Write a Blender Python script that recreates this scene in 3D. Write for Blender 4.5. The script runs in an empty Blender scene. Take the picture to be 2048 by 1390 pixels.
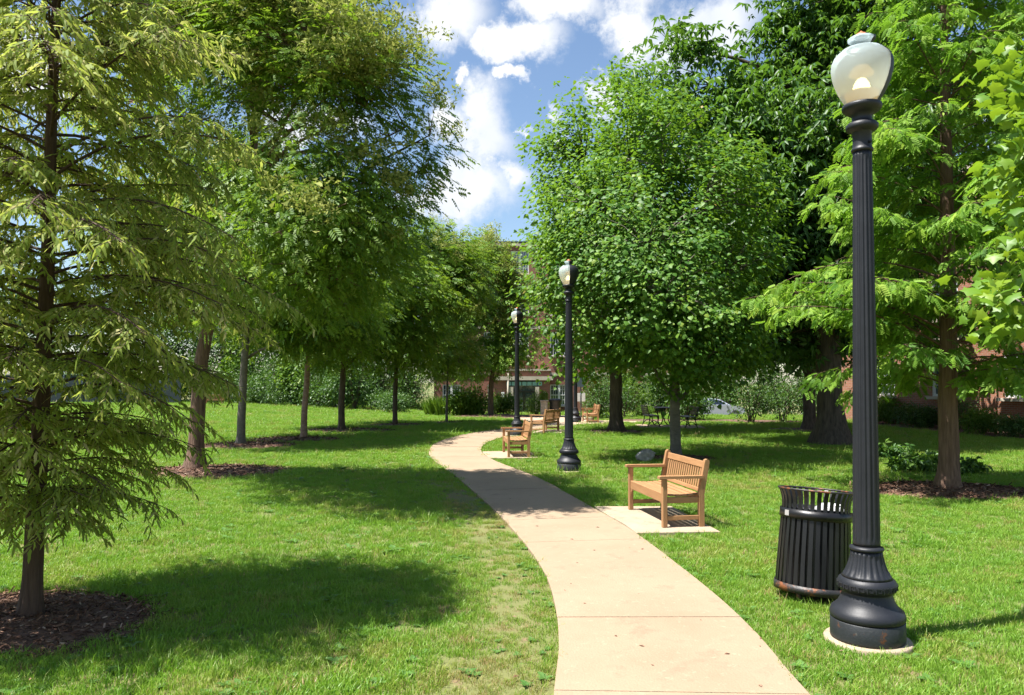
import bpy, math, random
import numpy as np
from mathutils import Vector, Matrix
R = math.radians
random.seed(11)
rng = np.random.default_rng(11)
scene = bpy.context.scene
COL = scene.collection

# ------------------------------------------------------------------ camera
F_PX, CX, V_AX, PITCH, CAM_H = 1500.0, 1024.0, 729.0, R(1.3), 1.85
cam = bpy.data.cameras.new('camera')
cam.sensor_width = 36.0
cam.lens = F_PX / 2048 * 36.0
cam.shift_y = (V_AX - 695.0) / 2048
cam.clip_start, cam.clip_end = 0.05, 3000
cam_ob = bpy.data.objects.new('camera', cam)
cam_ob.location = (0, 0, CAM_H)
cam_ob.rotation_euler = (R(90) + PITCH, 0, 0)
COL.objects.link(cam_ob)
scene.camera = cam_ob
scene.render.engine = 'CYCLES'
scene.cycles.use_denoising = True
scene.cycles.max_bounces = 7
scene.cycles.diffuse_bounces = 3
scene.cycles.glossy_bounces = 2
scene.cycles.transmission_bounces = 4
scene.cycles.transparent_max_bounces = 10
scene.cycles.caustics_reflective = scene.cycles.caustics_refractive = False
scene.view_settings.view_transform = 'Standard'
scene.view_settings.look = 'None'
scene.view_settings.gamma = 1
scene.view_settings.exposure = 1.6

# ------------------------------------------------------------------ sky and sun
SUN_EL, SUN_TRAVEL = 65.5, Vector((0.945, 0.33, 0))       # light runs towards +x, a little away from the camera
SUN_TRAVEL.normalize()
sun_from = (-SUN_TRAVEL) * math.cos(R(SUN_EL)) + Vector((0, 0, math.sin(R(SUN_EL))))
world = bpy.data.worlds.new('World')
scene.world = world
world.use_nodes = True
wn, wl = world.node_tree.nodes, world.node_tree.links
wn.clear()
w_out = wn.new('ShaderNodeOutputWorld')
w_bg = wn.new('ShaderNodeBackground')
w_bg.inputs[1].default_value = 1.0
wl.new(w_bg.outputs[0], w_out.inputs[0])
sky = wn.new('ShaderNodeTexSky')
sky.sky_type = 'NISHITA'
sky.sun_disc = False
sky.sun_elevation = R(SUN_EL)
sky.sun_rotation = math.atan2(sun_from.x, sun_from.y)
sky.air_density, sky.dust_density, sky.ozone_density = 1.1, 0.6, 2.6
SKY_STRENGTH = 0.060


def wmath(op, a, b=None, c=None, clamp=False):
    n = wn.new('ShaderNodeMath'); n.operation = op; n.use_clamp = clamp
    for i, x in enumerate((a, b, c)):
        if x is None: continue
        if isinstance(x, (int, float)): n.inputs[i].default_value = x
        else: wl.new(x, n.inputs[i])
    return n.outputs[0]


def wvec(op, a, b, out=0):
    n = wn.new('ShaderNodeVectorMath'); n.operation = op
    for i, x in enumerate((a, b)):
        if x is None: continue
        if isinstance(x, (tuple, list, Vector)): n.inputs[i].default_value = tuple(x)
        else: wl.new(x, n.inputs[i])
    return n.outputs[out]


def ray(u, v):
    fw = Vector((0, math.cos(PITCH), math.sin(PITCH)))
    up = Vector((0, -math.sin(PITCH), math.cos(PITCH)))
    return Vector((1, 0, 0)) * ((u - CX) / F_PX) + up * (-(v - V_AX) / F_PX) + fw


tc = wn.new('ShaderNodeTexCoord')
wdir = tc.outputs['Generated']
wn_noise = wn.new('ShaderNodeTexNoise')
wn_noise.inputs['Scale'].default_value = 7.0
wn_noise.inputs['Detail'].default_value = 9.0
wn_noise.inputs['Roughness'].default_value = 0.66
wl.new(wdir, wn_noise.inputs['Vector'])
warp = wvec('SCALE', wvec('SUBTRACT', wn_noise.outputs['Color'], (0.5, 0.5, 0.5)), None)
warp.node.inputs['Scale'].default_value = 0.16
wd2 = wvec('ADD', wdir, warp)
# cumulus heads of the sky in view, each a direction with its angular half-width and half-height
CLOUDS = [(885, 30, 120, 80), (1050, 98, 100, 46), (1010, 95, 55, 40), (1120, 20, 110, 62), (1240, 45, 130, 92), (1400, 60, 150, 100),
          (880, 245, 75, 70), (950, 275, 95, 85), (930, 380, 130, 90), (1000, 350, 60, 70), (1058, 188, 28, 20), (1090, 220, 26, 26),
          (1105, 250, 24, 16), (935, 175, 26, 26), (1215, 185, 46, 34), (1020, 235, 24, 14), (40, 120, 150, 120), (-150, 330, 200, 120), (640, 260, 120, 60),
          (1750, -160, 240, 110), (2150, 180, 200, 120), (460, -220, 210, 100), (-420, 40, 200, 110), (2500, 330, 180, 90)]
best = None
for (u, v, ru, rv) in CLOUDS:
    c = ray(u, v).normalized()
    k = 1.0 / ray(u, v).length
    d = wvec('SUBTRACT', wd2, c)
    d = wvec('MULTIPLY', d, (F_PX / ru / k, F_PX / ru / k, F_PX / rv / k))
    ln = wvec('LENGTH', d, None, 1)
    m = wmath('SUBTRACT', 1.0, ln)
    best = m if best is None else wmath('MAXIMUM', best, m)
# the same kind of broken cumulus over the rest of the dome (behind the camera and overhead)
far_noise = wn.new('ShaderNodeTexNoise')
far_noise.inputs['Scale'].default_value = 2.6
far_noise.inputs['Detail'].default_value = 7
wl.new(wvec('MULTIPLY', wdir, (1, 1, 1.6)), far_noise.inputs['Vector'])
sep = wn.new('ShaderNodeSeparateXYZ')
wl.new(wdir, sep.inputs[0])
back = wmath('MULTIPLY_ADD', sep.outputs[1], -2.2, 1.35, True)
gen = wmath('MULTIPLY', wmath('MULTIPLY_ADD', far_noise.outputs[0], 5.0, -2.75), back)
gen = wmath('SUBTRACT', gen, wmath('MULTIPLY_ADD', back, -1.0, 1.0))
best = wmath('MAXIMUM', best, gen)
fine = wmath('MULTIPLY_ADD', wn_noise.outputs[0], 2.2, -1.10)
dens = wmath('ADD', best, fine)
mr = wn.new('ShaderNodeMapRange'); mr.interpolation_type = 'SMOOTHSTEP'
mr.inputs[1].default_value, mr.inputs[2].default_value = -0.05, 0.62
wl.new(dens, mr.inputs[0])
cov = mr.outputs[0]
shade = wn.new('ShaderNodeValToRGB')
shade.color_ramp.elements[0].position, shade.color_ramp.elements[0].color = 0.25, (0.56, 0.66, 0.86, 1)
shade.color_ramp.elements[1].position, shade.color_ramp.elements[1].color = 0.62, (0.98, 0.99, 1.0, 1)
sn = wn.new('ShaderNodeTexNoise')
sn.inputs['Scale'].default_value = 7.0; sn.inputs['Detail'].default_value = 6
wl.new(wvec('ADD', wdir, (0.31, 0.2, 0.07)), sn.inputs['Vector'])
wl.new(wmath('ADD', sn.outputs[0], wmath('MULTIPLY', dens, 0.10)), shade.inputs[0])
CLOUD_LEVEL = 0.38
sky_s = wvec('SCALE', sky.outputs[0], None); sky_s.node.inputs['Scale'].default_value = SKY_STRENGTH
cl_s = wvec('SCALE', shade.outputs[0], None); cl_s.node.inputs['Scale'].default_value = CLOUD_LEVEL
wmix = wn.new('ShaderNodeMix'); wmix.data_type = 'RGBA'
wl.new(wmath('MULTIPLY', cov, 0.96), wmix.inputs[0]); wl.new(sky_s, wmix.inputs[6]); wl.new(cl_s, wmix.inputs[7])
wl.new(wmix.outputs[2], w_bg.inputs[0])

sun = bpy.data.lights.new('sun', 'SUN')
sun.energy = 4.6
sun.angle = R(0.53)
sun.color = (1.0, 0.96, 0.90)
sun_ob = bpy.data.objects.new('sun', sun)
sun_ob.rotation_euler = sun_from.to_track_quat('Z', 'Y').to_euler()
sun_ob.location = (0, 0, 40)
COL.objects.link(sun_ob)


# ------------------------------------------------------------------ terrain function and pixel helper
def sstep(a, b, x):
    t = np.clip((x - a) / (b - a), 0, 1)
    return t * t * (3 - 2 * t)


def gz(x, y):
    x = np.asarray(x, float); y = np.asarray(y, float)
    z = -0.038 * np.clip(y - 40, 0, 40) * sstep(-12, -3, x)
    z = z - 0.28 * sstep(8, 14, x) * sstep(44, 54, y)
    return z


def gzf(x, y): return float(gz(x, y))


def G(u, v):
    d = ray(u, v); z = 0.0
    for _ in range(12):
        t = (z - CAM_H) / d.z
        p = Vector((0, 0, CAM_H)) + d * t
        z = gzf(p.x, p.y)
    return Vector((p.x, p.y, z))


def P(u, v, depth):
    d = ray(u, v)
    return Vector((0, 0, CAM_H)) + d * (depth / d.y)


_W = {}
def wav(x, y, scale, seed):
    """smooth pseudo noise about -1..1"""
    if seed not in _W:
        r = np.random.default_rng(seed)
        a = r.uniform(0, 2 * np.pi, 10); k = r.uniform(0.6, 1.9, 10); p = r.uniform(0, 6.28, 10)
        _W[seed] = (a, k, p)
    a, k, p = _W[seed]
    s = 0
    for i in range(10):
        s = s + np.sin((np.cos(a[i]) * x + np.sin(a[i]) * y) * k[i] / scale * 3.0 + p[i])
    return s / 4.2


# ------------------------------------------------------------------ object helpers
def link(o, parent=None):
    COL.objects.link(o)
    if parent is not None: o.parent = parent
    return o


def tag(o, label=None, cat=None, group=None, kind=None):
    if label: o['label'] = label
    if cat: o['category'] = cat
    if group: o['group'] = group
    if kind: o['kind'] = kind
    return o


def thing(name, label, cat, loc=(0, 0, 0), rz=0.0, group=None):
    o = bpy.data.objects.new(name, None)
    o.empty_display_size = 0.2
    o.location = loc; o.rotation_euler = (0, 0, rz)
    link(o)
    return tag(o, label, cat, group)


def copy_tree(o, parent=None):
    c = o.copy(); COL.objects.link(c); c.parent = parent
    for ch in list(o.children): copy_tree(ch, c)
    return c


class MB:
    def __init__(s): s.v = []; s.f = []; s.sm = []
    def add(s, vs, fs, smooth=False, M=None):
        o = len(s.v)
        if M is not None: vs = [M @ Vector(v) for v in vs]
        s.v += [tuple(v) for v in vs]
        s.f += [tuple(i + o for i in f) for f in fs]
        s.sm += [smooth] * len(fs)
        return s
    def box(s, c, d, M=None, bev=0.0):
        x, y, z = c; a, b, h = d[0] / 2, d[1] / 2, d[2] / 2
        if bev <= 0:
            vs = [(x + i * a, y + j * b, z + k * h) for k in (-1, 1) for j in (-1, 1) for i in (-1, 1)]
            fs = [(0, 2, 3, 1), (4, 5, 7, 6), (0, 1, 5, 4), (2, 6, 7, 3), (0, 4, 6, 2), (1, 3, 7, 5)]
            return s.add(vs, fs, False, M)
        vs, idx = [], {}
        for k in (-1, 1):
            for j in (-1, 1):
                for i in (-1, 1):
                    for ax in range(3):
                        p = [x + i * (a - bev), y + j * (b - bev), z + k * (h - bev)]
                        p[ax] += (i, j, k)[ax] * bev
                        idx[(i, j, k, ax)] = len(vs); vs.append(p)
        fs = []
        def q(l): fs.append(tuple(idx[e] for e in l))
        for sgn in (-1, 1):
            for ax in range(3):
                o1, o2 = [(1, 2), (2, 0), (0, 1)][ax]
                ring = []
                for (p1, p2) in ((-1, -1), (1, -1), (1, 1), (-1, 1)):
                    e = [0, 0, 0]; e[ax] = sgn; e[o1] = p1; e[o2] = p2
                    ring.append((e[0], e[1], e[2], ax))
                q(ring if sgn > 0 else ring[::-1])
        for ax in range(3):
            o1, o2 = [(1, 2), (2, 0), (0, 1)][ax]
            for p1 in (-1, 1):
                for p2 in (-1, 1):
                    e0 = [0, 0, 0]; e1 = [0, 0, 0]
                    e0[ax] = -1; e1[ax] = 1
                    for e in (e0, e1): e[o1] = p1; e[o2] = p2
                    l = [(*e0, o1), (*e1, o1), (*e1, o2), (*e0, o2)]
                    q(l if p1 * p2 < 0 else l[::-1])
        for i in (-1, 1):
            for j in (-1, 1):
                for k in (-1, 1):
                    l = [(i, j, k, 0), (i, j, k, 1), (i, j, k, 2)]
                    q(l if i * j * k > 0 else l[::-1])
        return s.add(vs, fs, False, M)
    def tube(s, pts, rad, n=6, M=None, smooth=True, cap=True):
        pts = [Vector(p) for p in pts]
        if not hasattr(rad, '__len__'): rad = [rad] * len(pts)
        vs, fs = [], []
        ref = Vector((0.31, 0.95, 0.1))
        for i, p in enumerate(pts):
            t = (pts[min(i + 1, len(pts) - 1)] - pts[max(i - 1, 0)])
            if t.length < 1e-9: t = Vector((0, 0, 1))
            t.normalize()
            rr = ref if abs(t.dot(ref)) < 0.93 else Vector((1, 0, 0))
            a = t.cross(rr).normalized(); b = t.cross(a)
            for k in range(n):
                an = 2 * math.pi * k / n
                vs.append(p + (a * math.cos(an) + b * math.sin(an)) * rad[i])
        for i in range(len(pts) - 1):
            for k in range(n):
                k2 = (k + 1) % n
                fs.append((i * n + k, i * n + k2, (i + 1) * n + k2, (i + 1) * n + k))
        if cap:
            fs.append(tuple(range(n))[::-1]); fs.append(tuple(range((len(pts) - 1) * n, len(pts) * n)))
        return s.add(vs, fs, smooth, M)
    def lathe(s, prof, n=32, M=None, smooth=True, mod=None, a0=0.0, a1=None, cap=True):
        full = a1 is None
        m = n if full else n + 1
        vs, fs = [], []
        for (r, z) in prof:
            for k in range(m):
                an = 2 * math.pi * k / n if full else a0 + (a1 - a0) * k / n
                rr = r * (mod(an, z) if mod else 1)
                vs.append((rr * math.cos(an), rr * math.sin(an), z))
        for i in range(len(prof) - 1):
            for k in range(n):
                k2 = (k + 1) % m
                fs.append((i * m + k, i * m + k2, (i + 1) * m + k2, (i + 1) * m + k))
        if full and cap:
            fs.append(tuple(range(m))[::-1]); fs.append(tuple(range((len(prof) - 1) * m, len(prof) * m)))
        return s.add(vs, fs, smooth, M)
    def prism(s, poly, lo, hi, axis=1, M=None, smooth=False):
        """poly of 2-D points; extruded along axis (0: (y,z), 1: (x,z), 2: (x,y))"""
        n = len(poly); vs = []
        for h in (lo, hi):
            for (a, b) in poly:
                vs.append({0: (h, a, b), 1: (a, h, b), 2: (a, b, h)}[axis])
        fs = [(i, (i + 1) % n, n + (i + 1) % n, n + i) for i in range(n)]
        fs += [tuple(range(n))[::-1], tuple(range(n, 2 * n))]
        return s.add(vs, fs, smooth, M)
    def mesh(s, name, mat):
        me = bpy.data.meshes.new(name)
        me.from_pydata(s.v, [], s.f)
        me.polygons.foreach_set('use_smooth', s.sm)
        me.materials.append(mat)
        me.update()
        return me
    def build(s, name, mat, parent=None, loc=None, recalc=True):
        me = s.mesh(name, mat)
        if recalc:
            import bmesh
            bm = bmesh.new(); bm.from_mesh(me)
            bmesh.ops.recalc_face_normals(bm, faces=bm.faces)
            bm.to_mesh(me); bm.free()
        o = bpy.data.objects.new(name, me)
        if loc is not None: o.location = loc
        return link(o, parent)


def place(name, me, parent, loc=(0, 0, 0), rot=(0, 0, 0), scale=(1, 1, 1)):
    o = bpy.data.objects.new(name, me)
    o.location, o.rotation_euler, o.scale = loc, rot, scale
    return link(o, parent)


# ------------------------------------------------------------------ materials
def nmat(name):
    m = bpy.data.materials.new(name); m.use_nodes = True
    nt = m.node_tree; nt.nodes.clear()
    out = nt.nodes.new('ShaderNodeOutputMaterial')
    return m, nt, nt.nodes, nt.links, out


def ramp(nodes, stops):
    r = nodes.new('ShaderNodeValToRGB')
    e = r.color_ramp.elements
    while len(e) < len(stops): e.new(0.5)
    for el, (p, c) in zip(e, stops): el.position = p; el.color = (*c, 1)
    return r


def surf(name, c1, c2, scale=4.0, rough=0.7, bump=0.0, bscale=None, stretch=(1, 1, 1), metallic=0.0, spec=0.4, detail=6, extra=None, coord='Object'):
    m, nt, nd, lk, out = nmat(name)
    b = nd.new('ShaderNodeBsdfPrincipled')
    b.inputs['Roughness'].default_value = rough
    b.inputs['Metallic'].default_value = metallic
    b.inputs['Specular IOR Level'].default_value = spec
    t = nd.new('ShaderNodeTexCoord'); mp = nd.new('ShaderNodeMapping')
    mp.inputs['Scale'].default_value = stretch
    lk.new(t.outputs[coord], mp.inputs[0])
    n = nd.new('ShaderNodeTexNoise')
    n.inputs['Scale'].default_value = scale; n.inputs['Detail'].default_value = detail; n.inputs['Roughness'].default_value = 0.65
    lk.new(mp.outputs[0], n.inputs['Vector'])
    r = ramp(nd, [(0.32, c1), (0.68, c2)])
    lk.new(n.outputs[0], r.inputs[0])
    col = r.outputs[0]
    if extra:      # (colour, scale, threshold, softness) stains with a shape of their own
        for (ec, es, th, so) in extra:
            n3 = nd.new('ShaderNodeTexNoise'); n3.inputs['Scale'].default_value = es; n3.inputs['Detail'].default_value = 8
            n3.inputs['Roughness'].default_value = 0.7
            lk.new(mp.outputs[0], n3.inputs['Vector'])
            mr_ = nd.new('ShaderNodeMapRange'); mr_.inputs[1].default_value = th; mr_.inputs[2].default_value = th + so
            lk.new(n3.outputs[0], mr_.inputs[0])
            mx = nd.new('ShaderNodeMix'); mx.data_type = 'RGBA'
            lk.new(mr_.outputs[0], mx.inputs[0]); lk.new(col, mx.inputs[6]); mx.inputs[7].default_value = (*ec, 1)
            col = mx.outputs[2]
    lk.new(col, b.inputs['Base Color'])
    if bump:
        n2 = nd.new('ShaderNodeTexNoise')
        n2.inputs['Scale'].default_value = bscale or scale * 5; n2.inputs['Detail'].default_value = 5
        lk.new(mp.outputs[0], n2.inputs['Vector'])
        bp = nd.new('ShaderNodeBump'); bp.inputs['Strength'].default_value = bump; bp.inputs['Distance'].default_value = 0.02
        lk.new(n2.outputs[0], bp.inputs['Height']); lk.new(bp.outputs[0], b.inputs['Normal'])
    lk.new(b.outputs[0], out.inputs[0])
    return m


def leafmat(name, stops, trans=0.35, tcol=(0.2, 0.32, 0.02), rough=0.5, spec=0.35, attr='var', atype='GEOMETRY'):
    m, nt, nd, lk, out = nmat(name)
    a = nd.new('ShaderNodeAttribute'); a.attribute_name = attr; a.attribute_type = atype
    r = ramp(nd, stops)
    lk.new(a.outputs['Fac'], r.inputs[0])
    b = nd.new('ShaderNodeBsdfPrincipled')
    b.inputs['Roughness'].default_value = rough; b.inputs['Specular IOR Level'].default_value = spec
    lk.new(r.outputs[0], b.inputs['Base Color'])
    tr = nd.new('ShaderNodeBsdfTranslucent')
    mx = nd.new('ShaderNodeMix'); mx.data_type = 'RGBA'; mx.inputs[0].default_value = 0.55
    lk.new(r.outputs[0], mx.inputs[6]); mx.inputs[7].default_value = (*tcol, 1)
    lk.new(mx.outputs[2], tr.inputs[0])
    s = nd.new('ShaderNodeMixShader'); s.inputs[0].default_value = trans
    lk.new(b.outputs[0], s.inputs[1]); lk.new(tr.outputs[0], s.inputs[2]); lk.new(s.outputs[0], out.inputs[0])
    return m


def plain(name, c, rough=0.6, metallic=0.0, spec=0.4):
    m, nt, nd, lk, out = nmat(name)
    b = nd.new('ShaderNodeBsdfPrincipled')
    b.inputs['Base Color'].default_value = (*c, 1); b.inputs['Roughness'].default_value = rough
    b.inputs['Metallic'].default_value = metallic; b.inputs['Specular IOR Level'].default_value = spec
    lk.new(b.outputs[0], out.inputs[0])
    return m


def emit(name, c, s):
    m, nt, nd, lk, out = nmat(name)
    e = nd.new('ShaderNodeEmission'); e.inputs[0].default_value = (*c, 1); e.inputs[1].default_value = s
    lk.new(e.outputs[0], out.inputs[0])
    return m


M = {}
M['path'] = surf('path_concrete', (0.250, 0.180, 0.117), (0.298, 0.220, 0.147), 1.3, 0.85, 0.3, 60,
                 extra=[((0.195, 0.138, 0.09), 2.6, 0.54, 0.2), ((0.325, 0.238, 0.16), 16, 0.58, 0.1), ((0.13, 0.10, 0.07), 42, 0.68, 0.05)])
M['pad'] = surf('pad_concrete', (0.285, 0.222, 0.155), (0.345, 0.275, 0.195), 2.2, 0.85, 0.25, 60, extra=[((0.20, 0.15, 0.10), 5, 0.52, 0.18)])
M['soil'] = surf('lawn_soil', (0.10, 0.118, 0.034), (0.145, 0.14, 0.05), 0.5, 0.95, 0.5, 30,
                 extra=[((0.15, 0.115, 0.05), 1.1, 0.54, 0.12), ((0.17, 0.115, 0.065), 4.0, 0.58, 0.08), ((0.08, 0.15, 0.02), 9, 0.60, 0.08)])
M['mulch'] = surf('mulch_earth', (0.07, 0.036, 0.023), (0.15, 0.085, 0.055), 9, 0.95, 0.9, 40, extra=[((0.16, 0.11, 0.075), 22, 0.60, 0.08)])
M['chip'] = leafmat('mulch_chips', [(0, (0.045, 0.025, 0.017)), (0.5, (0.135, 0.07, 0.044)), (0.85, (0.23, 0.14, 0.095)), (1, (0.34, 0.26, 0.19))], 0.0, rough=0.9, spec=0.1)
M['iron'] = surf('black_cast_iron', (0.008, 0.009, 0.0125), (0.014, 0.0155, 0.020), 6, 0.5, 0.06, 90, spec=0.4)
M['iron_base'] = surf('worn_black_iron', (0.010, 0.012, 0.014), (0.022, 0.025, 0.028), 5, 0.55, 0.1, 70, spec=0.4,
                      extra=[((0.075, 0.07, 0.06), 30, 0.62, 0.06), ((0.075, 0.03, 0.012), 9, 0.60, 0.05)])
M['rust_iron'] = surf('rusting_black_steel', (0.012, 0.012, 0.013), (0.03, 0.027, 0.026), 6, 0.5, 0.2, 60, spec=0.45,
                      extra=[((0.16, 0.055, 0.02), 8, 0.52, 0.08), ((0.26, 0.15, 0.09), 20, 0.66, 0.05)])
M['bin'] = surf('black_powder_coat', (0.004, 0.004, 0.0045), (0.009, 0.009, 0.010), 5, 0.38, 0.05, 90, spec=0.42,
                extra=[((0.09, 0.09, 0.085), 34, 0.72, 0.04)])
M['liner'] = plain('bin_liner', (0.012, 0.012, 0.014), 0.4)
M['bag'] = surf('clear_bag', (0.25, 0.26, 0.27), (0.5, 0.5, 0.5), 14, 0.25, 0.5, 30)
M['sticker'] = plain('grey_sticker', (0.3, 0.29, 0.28), 0.6)
M['paper'] = plain('white_rubbish', (0.65, 0.64, 0.62), 0.7)
M['teak'] = surf('golden_teak', (0.265, 0.138, 0.062), (0.36, 0.20, 0.095), 3.0, 0.55, 0.12, 40, stretch=(1, 9, 9), spec=0.3)
M['teak_y'] = surf('golden_teak_cross', (0.265, 0.138, 0.062), (0.36, 0.20, 0.095), 3.0, 0.55, 0.12, 40, stretch=(9, 1, 9), spec=0.3)
M['teak_z'] = surf('golden_teak_upright', (0.265, 0.138, 0.062), (0.36, 0.20, 0.095), 3.0, 0.55, 0.12, 40, stretch=(9, 9, 1), spec=0.3)
M['copper'] = plain('orange_knob', (0.42, 0.13, 0.05), 0.5)
M['bark'] = surf('grey_brown_bark', (0.05, 0.037, 0.028), (0.13, 0.10, 0.078), 5, 0.95, 1.0, 14, stretch=(3, 3, 0.6))
M['bark_grey'] = surf('smooth_grey_bark', (0.09, 0.08, 0.068), (0.17, 0.15, 0.125), 5, 0.9, 0.6, 12, stretch=(1, 1, 2.5))
M['bark_red'] = surf('stringy_red_brown_bark', (0.075, 0.042, 0.028), (0.19, 0.12, 0.085), 6, 0.95, 1.0, 10, stretch=(4, 4, 0.35))
M['bark_dk'] = surf('dark_stringy_bark', (0.04, 0.024, 0.017), (0.105, 0.066, 0.046), 6, 0.95, 1.0, 10, stretch=(4, 4, 0.35))
M['bark_peel'] = surf('peeling_pinkish_bark', (0.17, 0.10, 0.07), (0.36, 0.25, 0.19), 8, 0.9, 0.9, 16, stretch=(1, 1, 1.8), extra=[((0.07, 0.045, 0.03), 14, 0.60, 0.06)])
M['bark_oak'] = surf('furrowed_dark_bark', (0.028, 0.022, 0.017), (0.10, 0.078, 0.058), 4, 0.95, 1.0, 9, stretch=(4, 4, 0.5))
M['brick'] = None
M['stone'] = surf('rock', (0.20, 0.18, 0.16), (0.42, 0.39, 0.36), 6, 0.9, 0.8, 14)
M['trim'] = surf('cream_stone_trim', (0.36, 0.31, 0.24), (0.45, 0.40, 0.32), 2, 0.8)
M['white'] = plain('white_paint', (0.62, 0.63, 0.62), 0.5)
M['teal'] = plain('pale_teal_panel', (0.20, 0.36, 0.31), 0.55)
M['dark'] = plain('dark_bronze', (0.02, 0.018, 0.015), 0.4)
M['pole'] = plain('blue_grey_pole', (0.06, 0.09, 0.11), 0.5)
M['black'] = plain('black_paint', (0.012, 0.012, 0.012), 0.45)
M['car'] = plain('silver_white_paint', (0.38, 0.41, 0.46), 0.25, 0.3, 0.6)
M['tyre'] = plain('tyre_rubber', (0.015, 0.015, 0.016), 0.8)
M['rim'] = plain('alloy_rim', (0.35, 0.36, 0.38), 0.35, 0.8)
M['red'] = plain('red_plastic', (0.4, 0.03, 0.02), 0.4)
M['mint'] = plain('mint_green_paint', (0.20, 0.42, 0.34), 0.5)
M['asphalt'] = surf('asphalt', (0.04, 0.04, 0.042), (0.06, 0.06, 0.06), 20, 0.9, 0.2)
M['plaza'] = surf('plaza_paving', (0.33, 0.24, 0.16), (0.40, 0.30, 0.21), 2, 0.85)
M['fence'] = surf('dark_green_screen', (0.012, 0.022, 0.026), (0.02, 0.035, 0.04), 3, 0.8)


def glass(name, c=(0.03, 0.045, 0.06), rough=0.06):
    m, nt, nd, lk, out = nmat(name)
    b = nd.new('ShaderNodeBsdfPrincipled')
    b.inputs['Base Color'].default_value = (*c, 1); b.inputs['Roughness'].default_value = rough
    b.inputs['Specular IOR Level'].default_value = 1.0
    b.inputs['Coat Weight'].default_value = 0.6; b.inputs['Coat Roughness'].default_value = 0.03
    lk.new(b.outputs[0], out.inputs[0])
    return m
M['glass'] = glass('window_glass')
M['car_glass'] = glass('car_glass', (0.008, 0.01, 0.012))


def brickmat(name, c1, c2, mortar):
    m, nt, nd, lk, out = nmat(name)
    b = nd.new('ShaderNodeBsdfPrincipled'); b.inputs['Roughness'].default_value = 0.9
    t = nd.new('ShaderNodeTexCoord'); sp = nd.new('ShaderNodeSeparateXYZ'); cb = nd.new('ShaderNodeCombineXYZ')
    ad = nd.new('ShaderNodeMath'); ad.operation = 'ADD'
    lk.new(t.outputs['Object'], sp.inputs[0])
    lk.new(sp.outputs[0], ad.inputs[0]); lk.new(sp.outputs[1], ad.inputs[1])
    lk.new(ad.outputs[0], cb.inputs[0]); lk.new(sp.outputs[2], cb.inputs[1])
    br = nd.new('ShaderNodeTexBrick')
    br.inputs['Color1'].default_value = (*c1, 1); br.inputs['Color2'].default_value = (*c2, 1); br.inputs['Mortar'].default_value = (*mortar, 1)
    br.inputs['Scale'].default_value = 1.0; br.inputs['Brick Width'].default_value = 0.21; br.inputs['Row Height'].default_value = 0.075
    br.inputs['Mortar Size'].default_value = 0.008
    lk.new(cb.outputs[0], br.inputs['Vector'])
    n = nd.new('ShaderNodeTexNoise'); n.inputs['Scale'].default_value = 0.8; n.inputs['Detail'].default_value = 6
    lk.new(t.outputs['Object'], n.inputs['Vector'])
    mx = nd.new('ShaderNodeMix'); mx.data_type = 'RGBA'; mx.blend_type = 'MULTIPLY'; mx.inputs[0].default_value = 0.5
    lk.new(br.outputs[0], mx.inputs[6]); lk.new(n.outputs[0], mx.inputs[7])
    lk.new(mx.outputs[2], b.inputs['Base Color']); lk.new(b.outputs[0], out.inputs[0])
    return m
M['brick'] = brickmat('red_brick', (0.32, 0.105, 0.06), (0.22, 0.07, 0.045), (0.30, 0.24, 0.19))
M['brick2'] = brickmat('orange_brick', (0.40, 0.15, 0.075), (0.30, 0.11, 0.06), (0.34, 0.28, 0.22))


def globemat():
    m, nt, nd, lk, out = nmat('frosted_globe')
    tr = nd.new('ShaderNodeBsdfTranslucent'); tr.inputs[0].default_value = (0.78, 0.88, 0.92, 1)
    df = nd.new('ShaderNodeBsdfPrincipled'); df.inputs['Base Color'].default_value = (0.46, 0.54, 0.57, 1)
    df.inputs['Roughness'].default_value = 0.22; df.inputs['Specular IOR Level'].default_value = 0.6
    tp = nd.new('ShaderNodeBsdfTransparent'); tp.inputs[0].default_value = (0.86, 0.93, 0.90, 1)
    a = nd.new('ShaderNodeMixShader'); a.inputs[0].default_value = 0.6
    b = nd.new('ShaderNodeMixShader'); b.inputs[0].default_value = 0.30
    lk.new(df.outputs[0], a.inputs[1]); lk.new(tr.outputs[0], a.inputs[2])
    lk.new(a.outputs[0], b.inputs[1]); lk.new(tp.outputs[0], b.inputs[2])
    lk.new(b.outputs[0], out.inputs[0])
    return m
M['globe'] = globemat()
M['bulb'] = emit('lit_bulb', (1.0, 0.72, 0.30), 2.6)
M['amber'] = emit('amber_reflector', (1.0, 0.62, 0.24), 0.30)

# foliage colours (base colours; the light does the rest)
M['cyp'] = leafmat('cypress_needles', [(0, (0.1166, 0.1906, 0.0274)), (0.45, (0.2334, 0.3202, 0.0534)), (0.8, (0.3422, 0.3812, 0.0992)), (1, (0.55, 0.488, 0.2288))], 0.55, (0.44, 0.48, 0.08), 0.6, 0.2)
M['rdw'] = leafmat('redwood_needles', [(0, (0.0692, 0.1716, 0.02)), (0.5, (0.1817, 0.3289, 0.0372)), (1, (0.3461, 0.4719, 0.0644))], 0.45, (0.22, 0.42, 0.02), 0.6, 0.25)
M['pag'] = leafmat('pagoda_leaves', [(0, (0.0579, 0.1355, 0.016)), (0.5, (0.1119, 0.2074, 0.0239)), (1, (0.2122, 0.2871, 0.0383))], 0.42, (0.27, 0.42, 0.016), 0.5, 0.3)
M['flo'] = leafmat('pagoda_flowers', [(0, (0.204, 0.264, 0.054)), (1, (0.432, 0.444, 0.144))], 0.35, (0.34, 0.38, 0.06), 0.7, 0.1)
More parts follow.
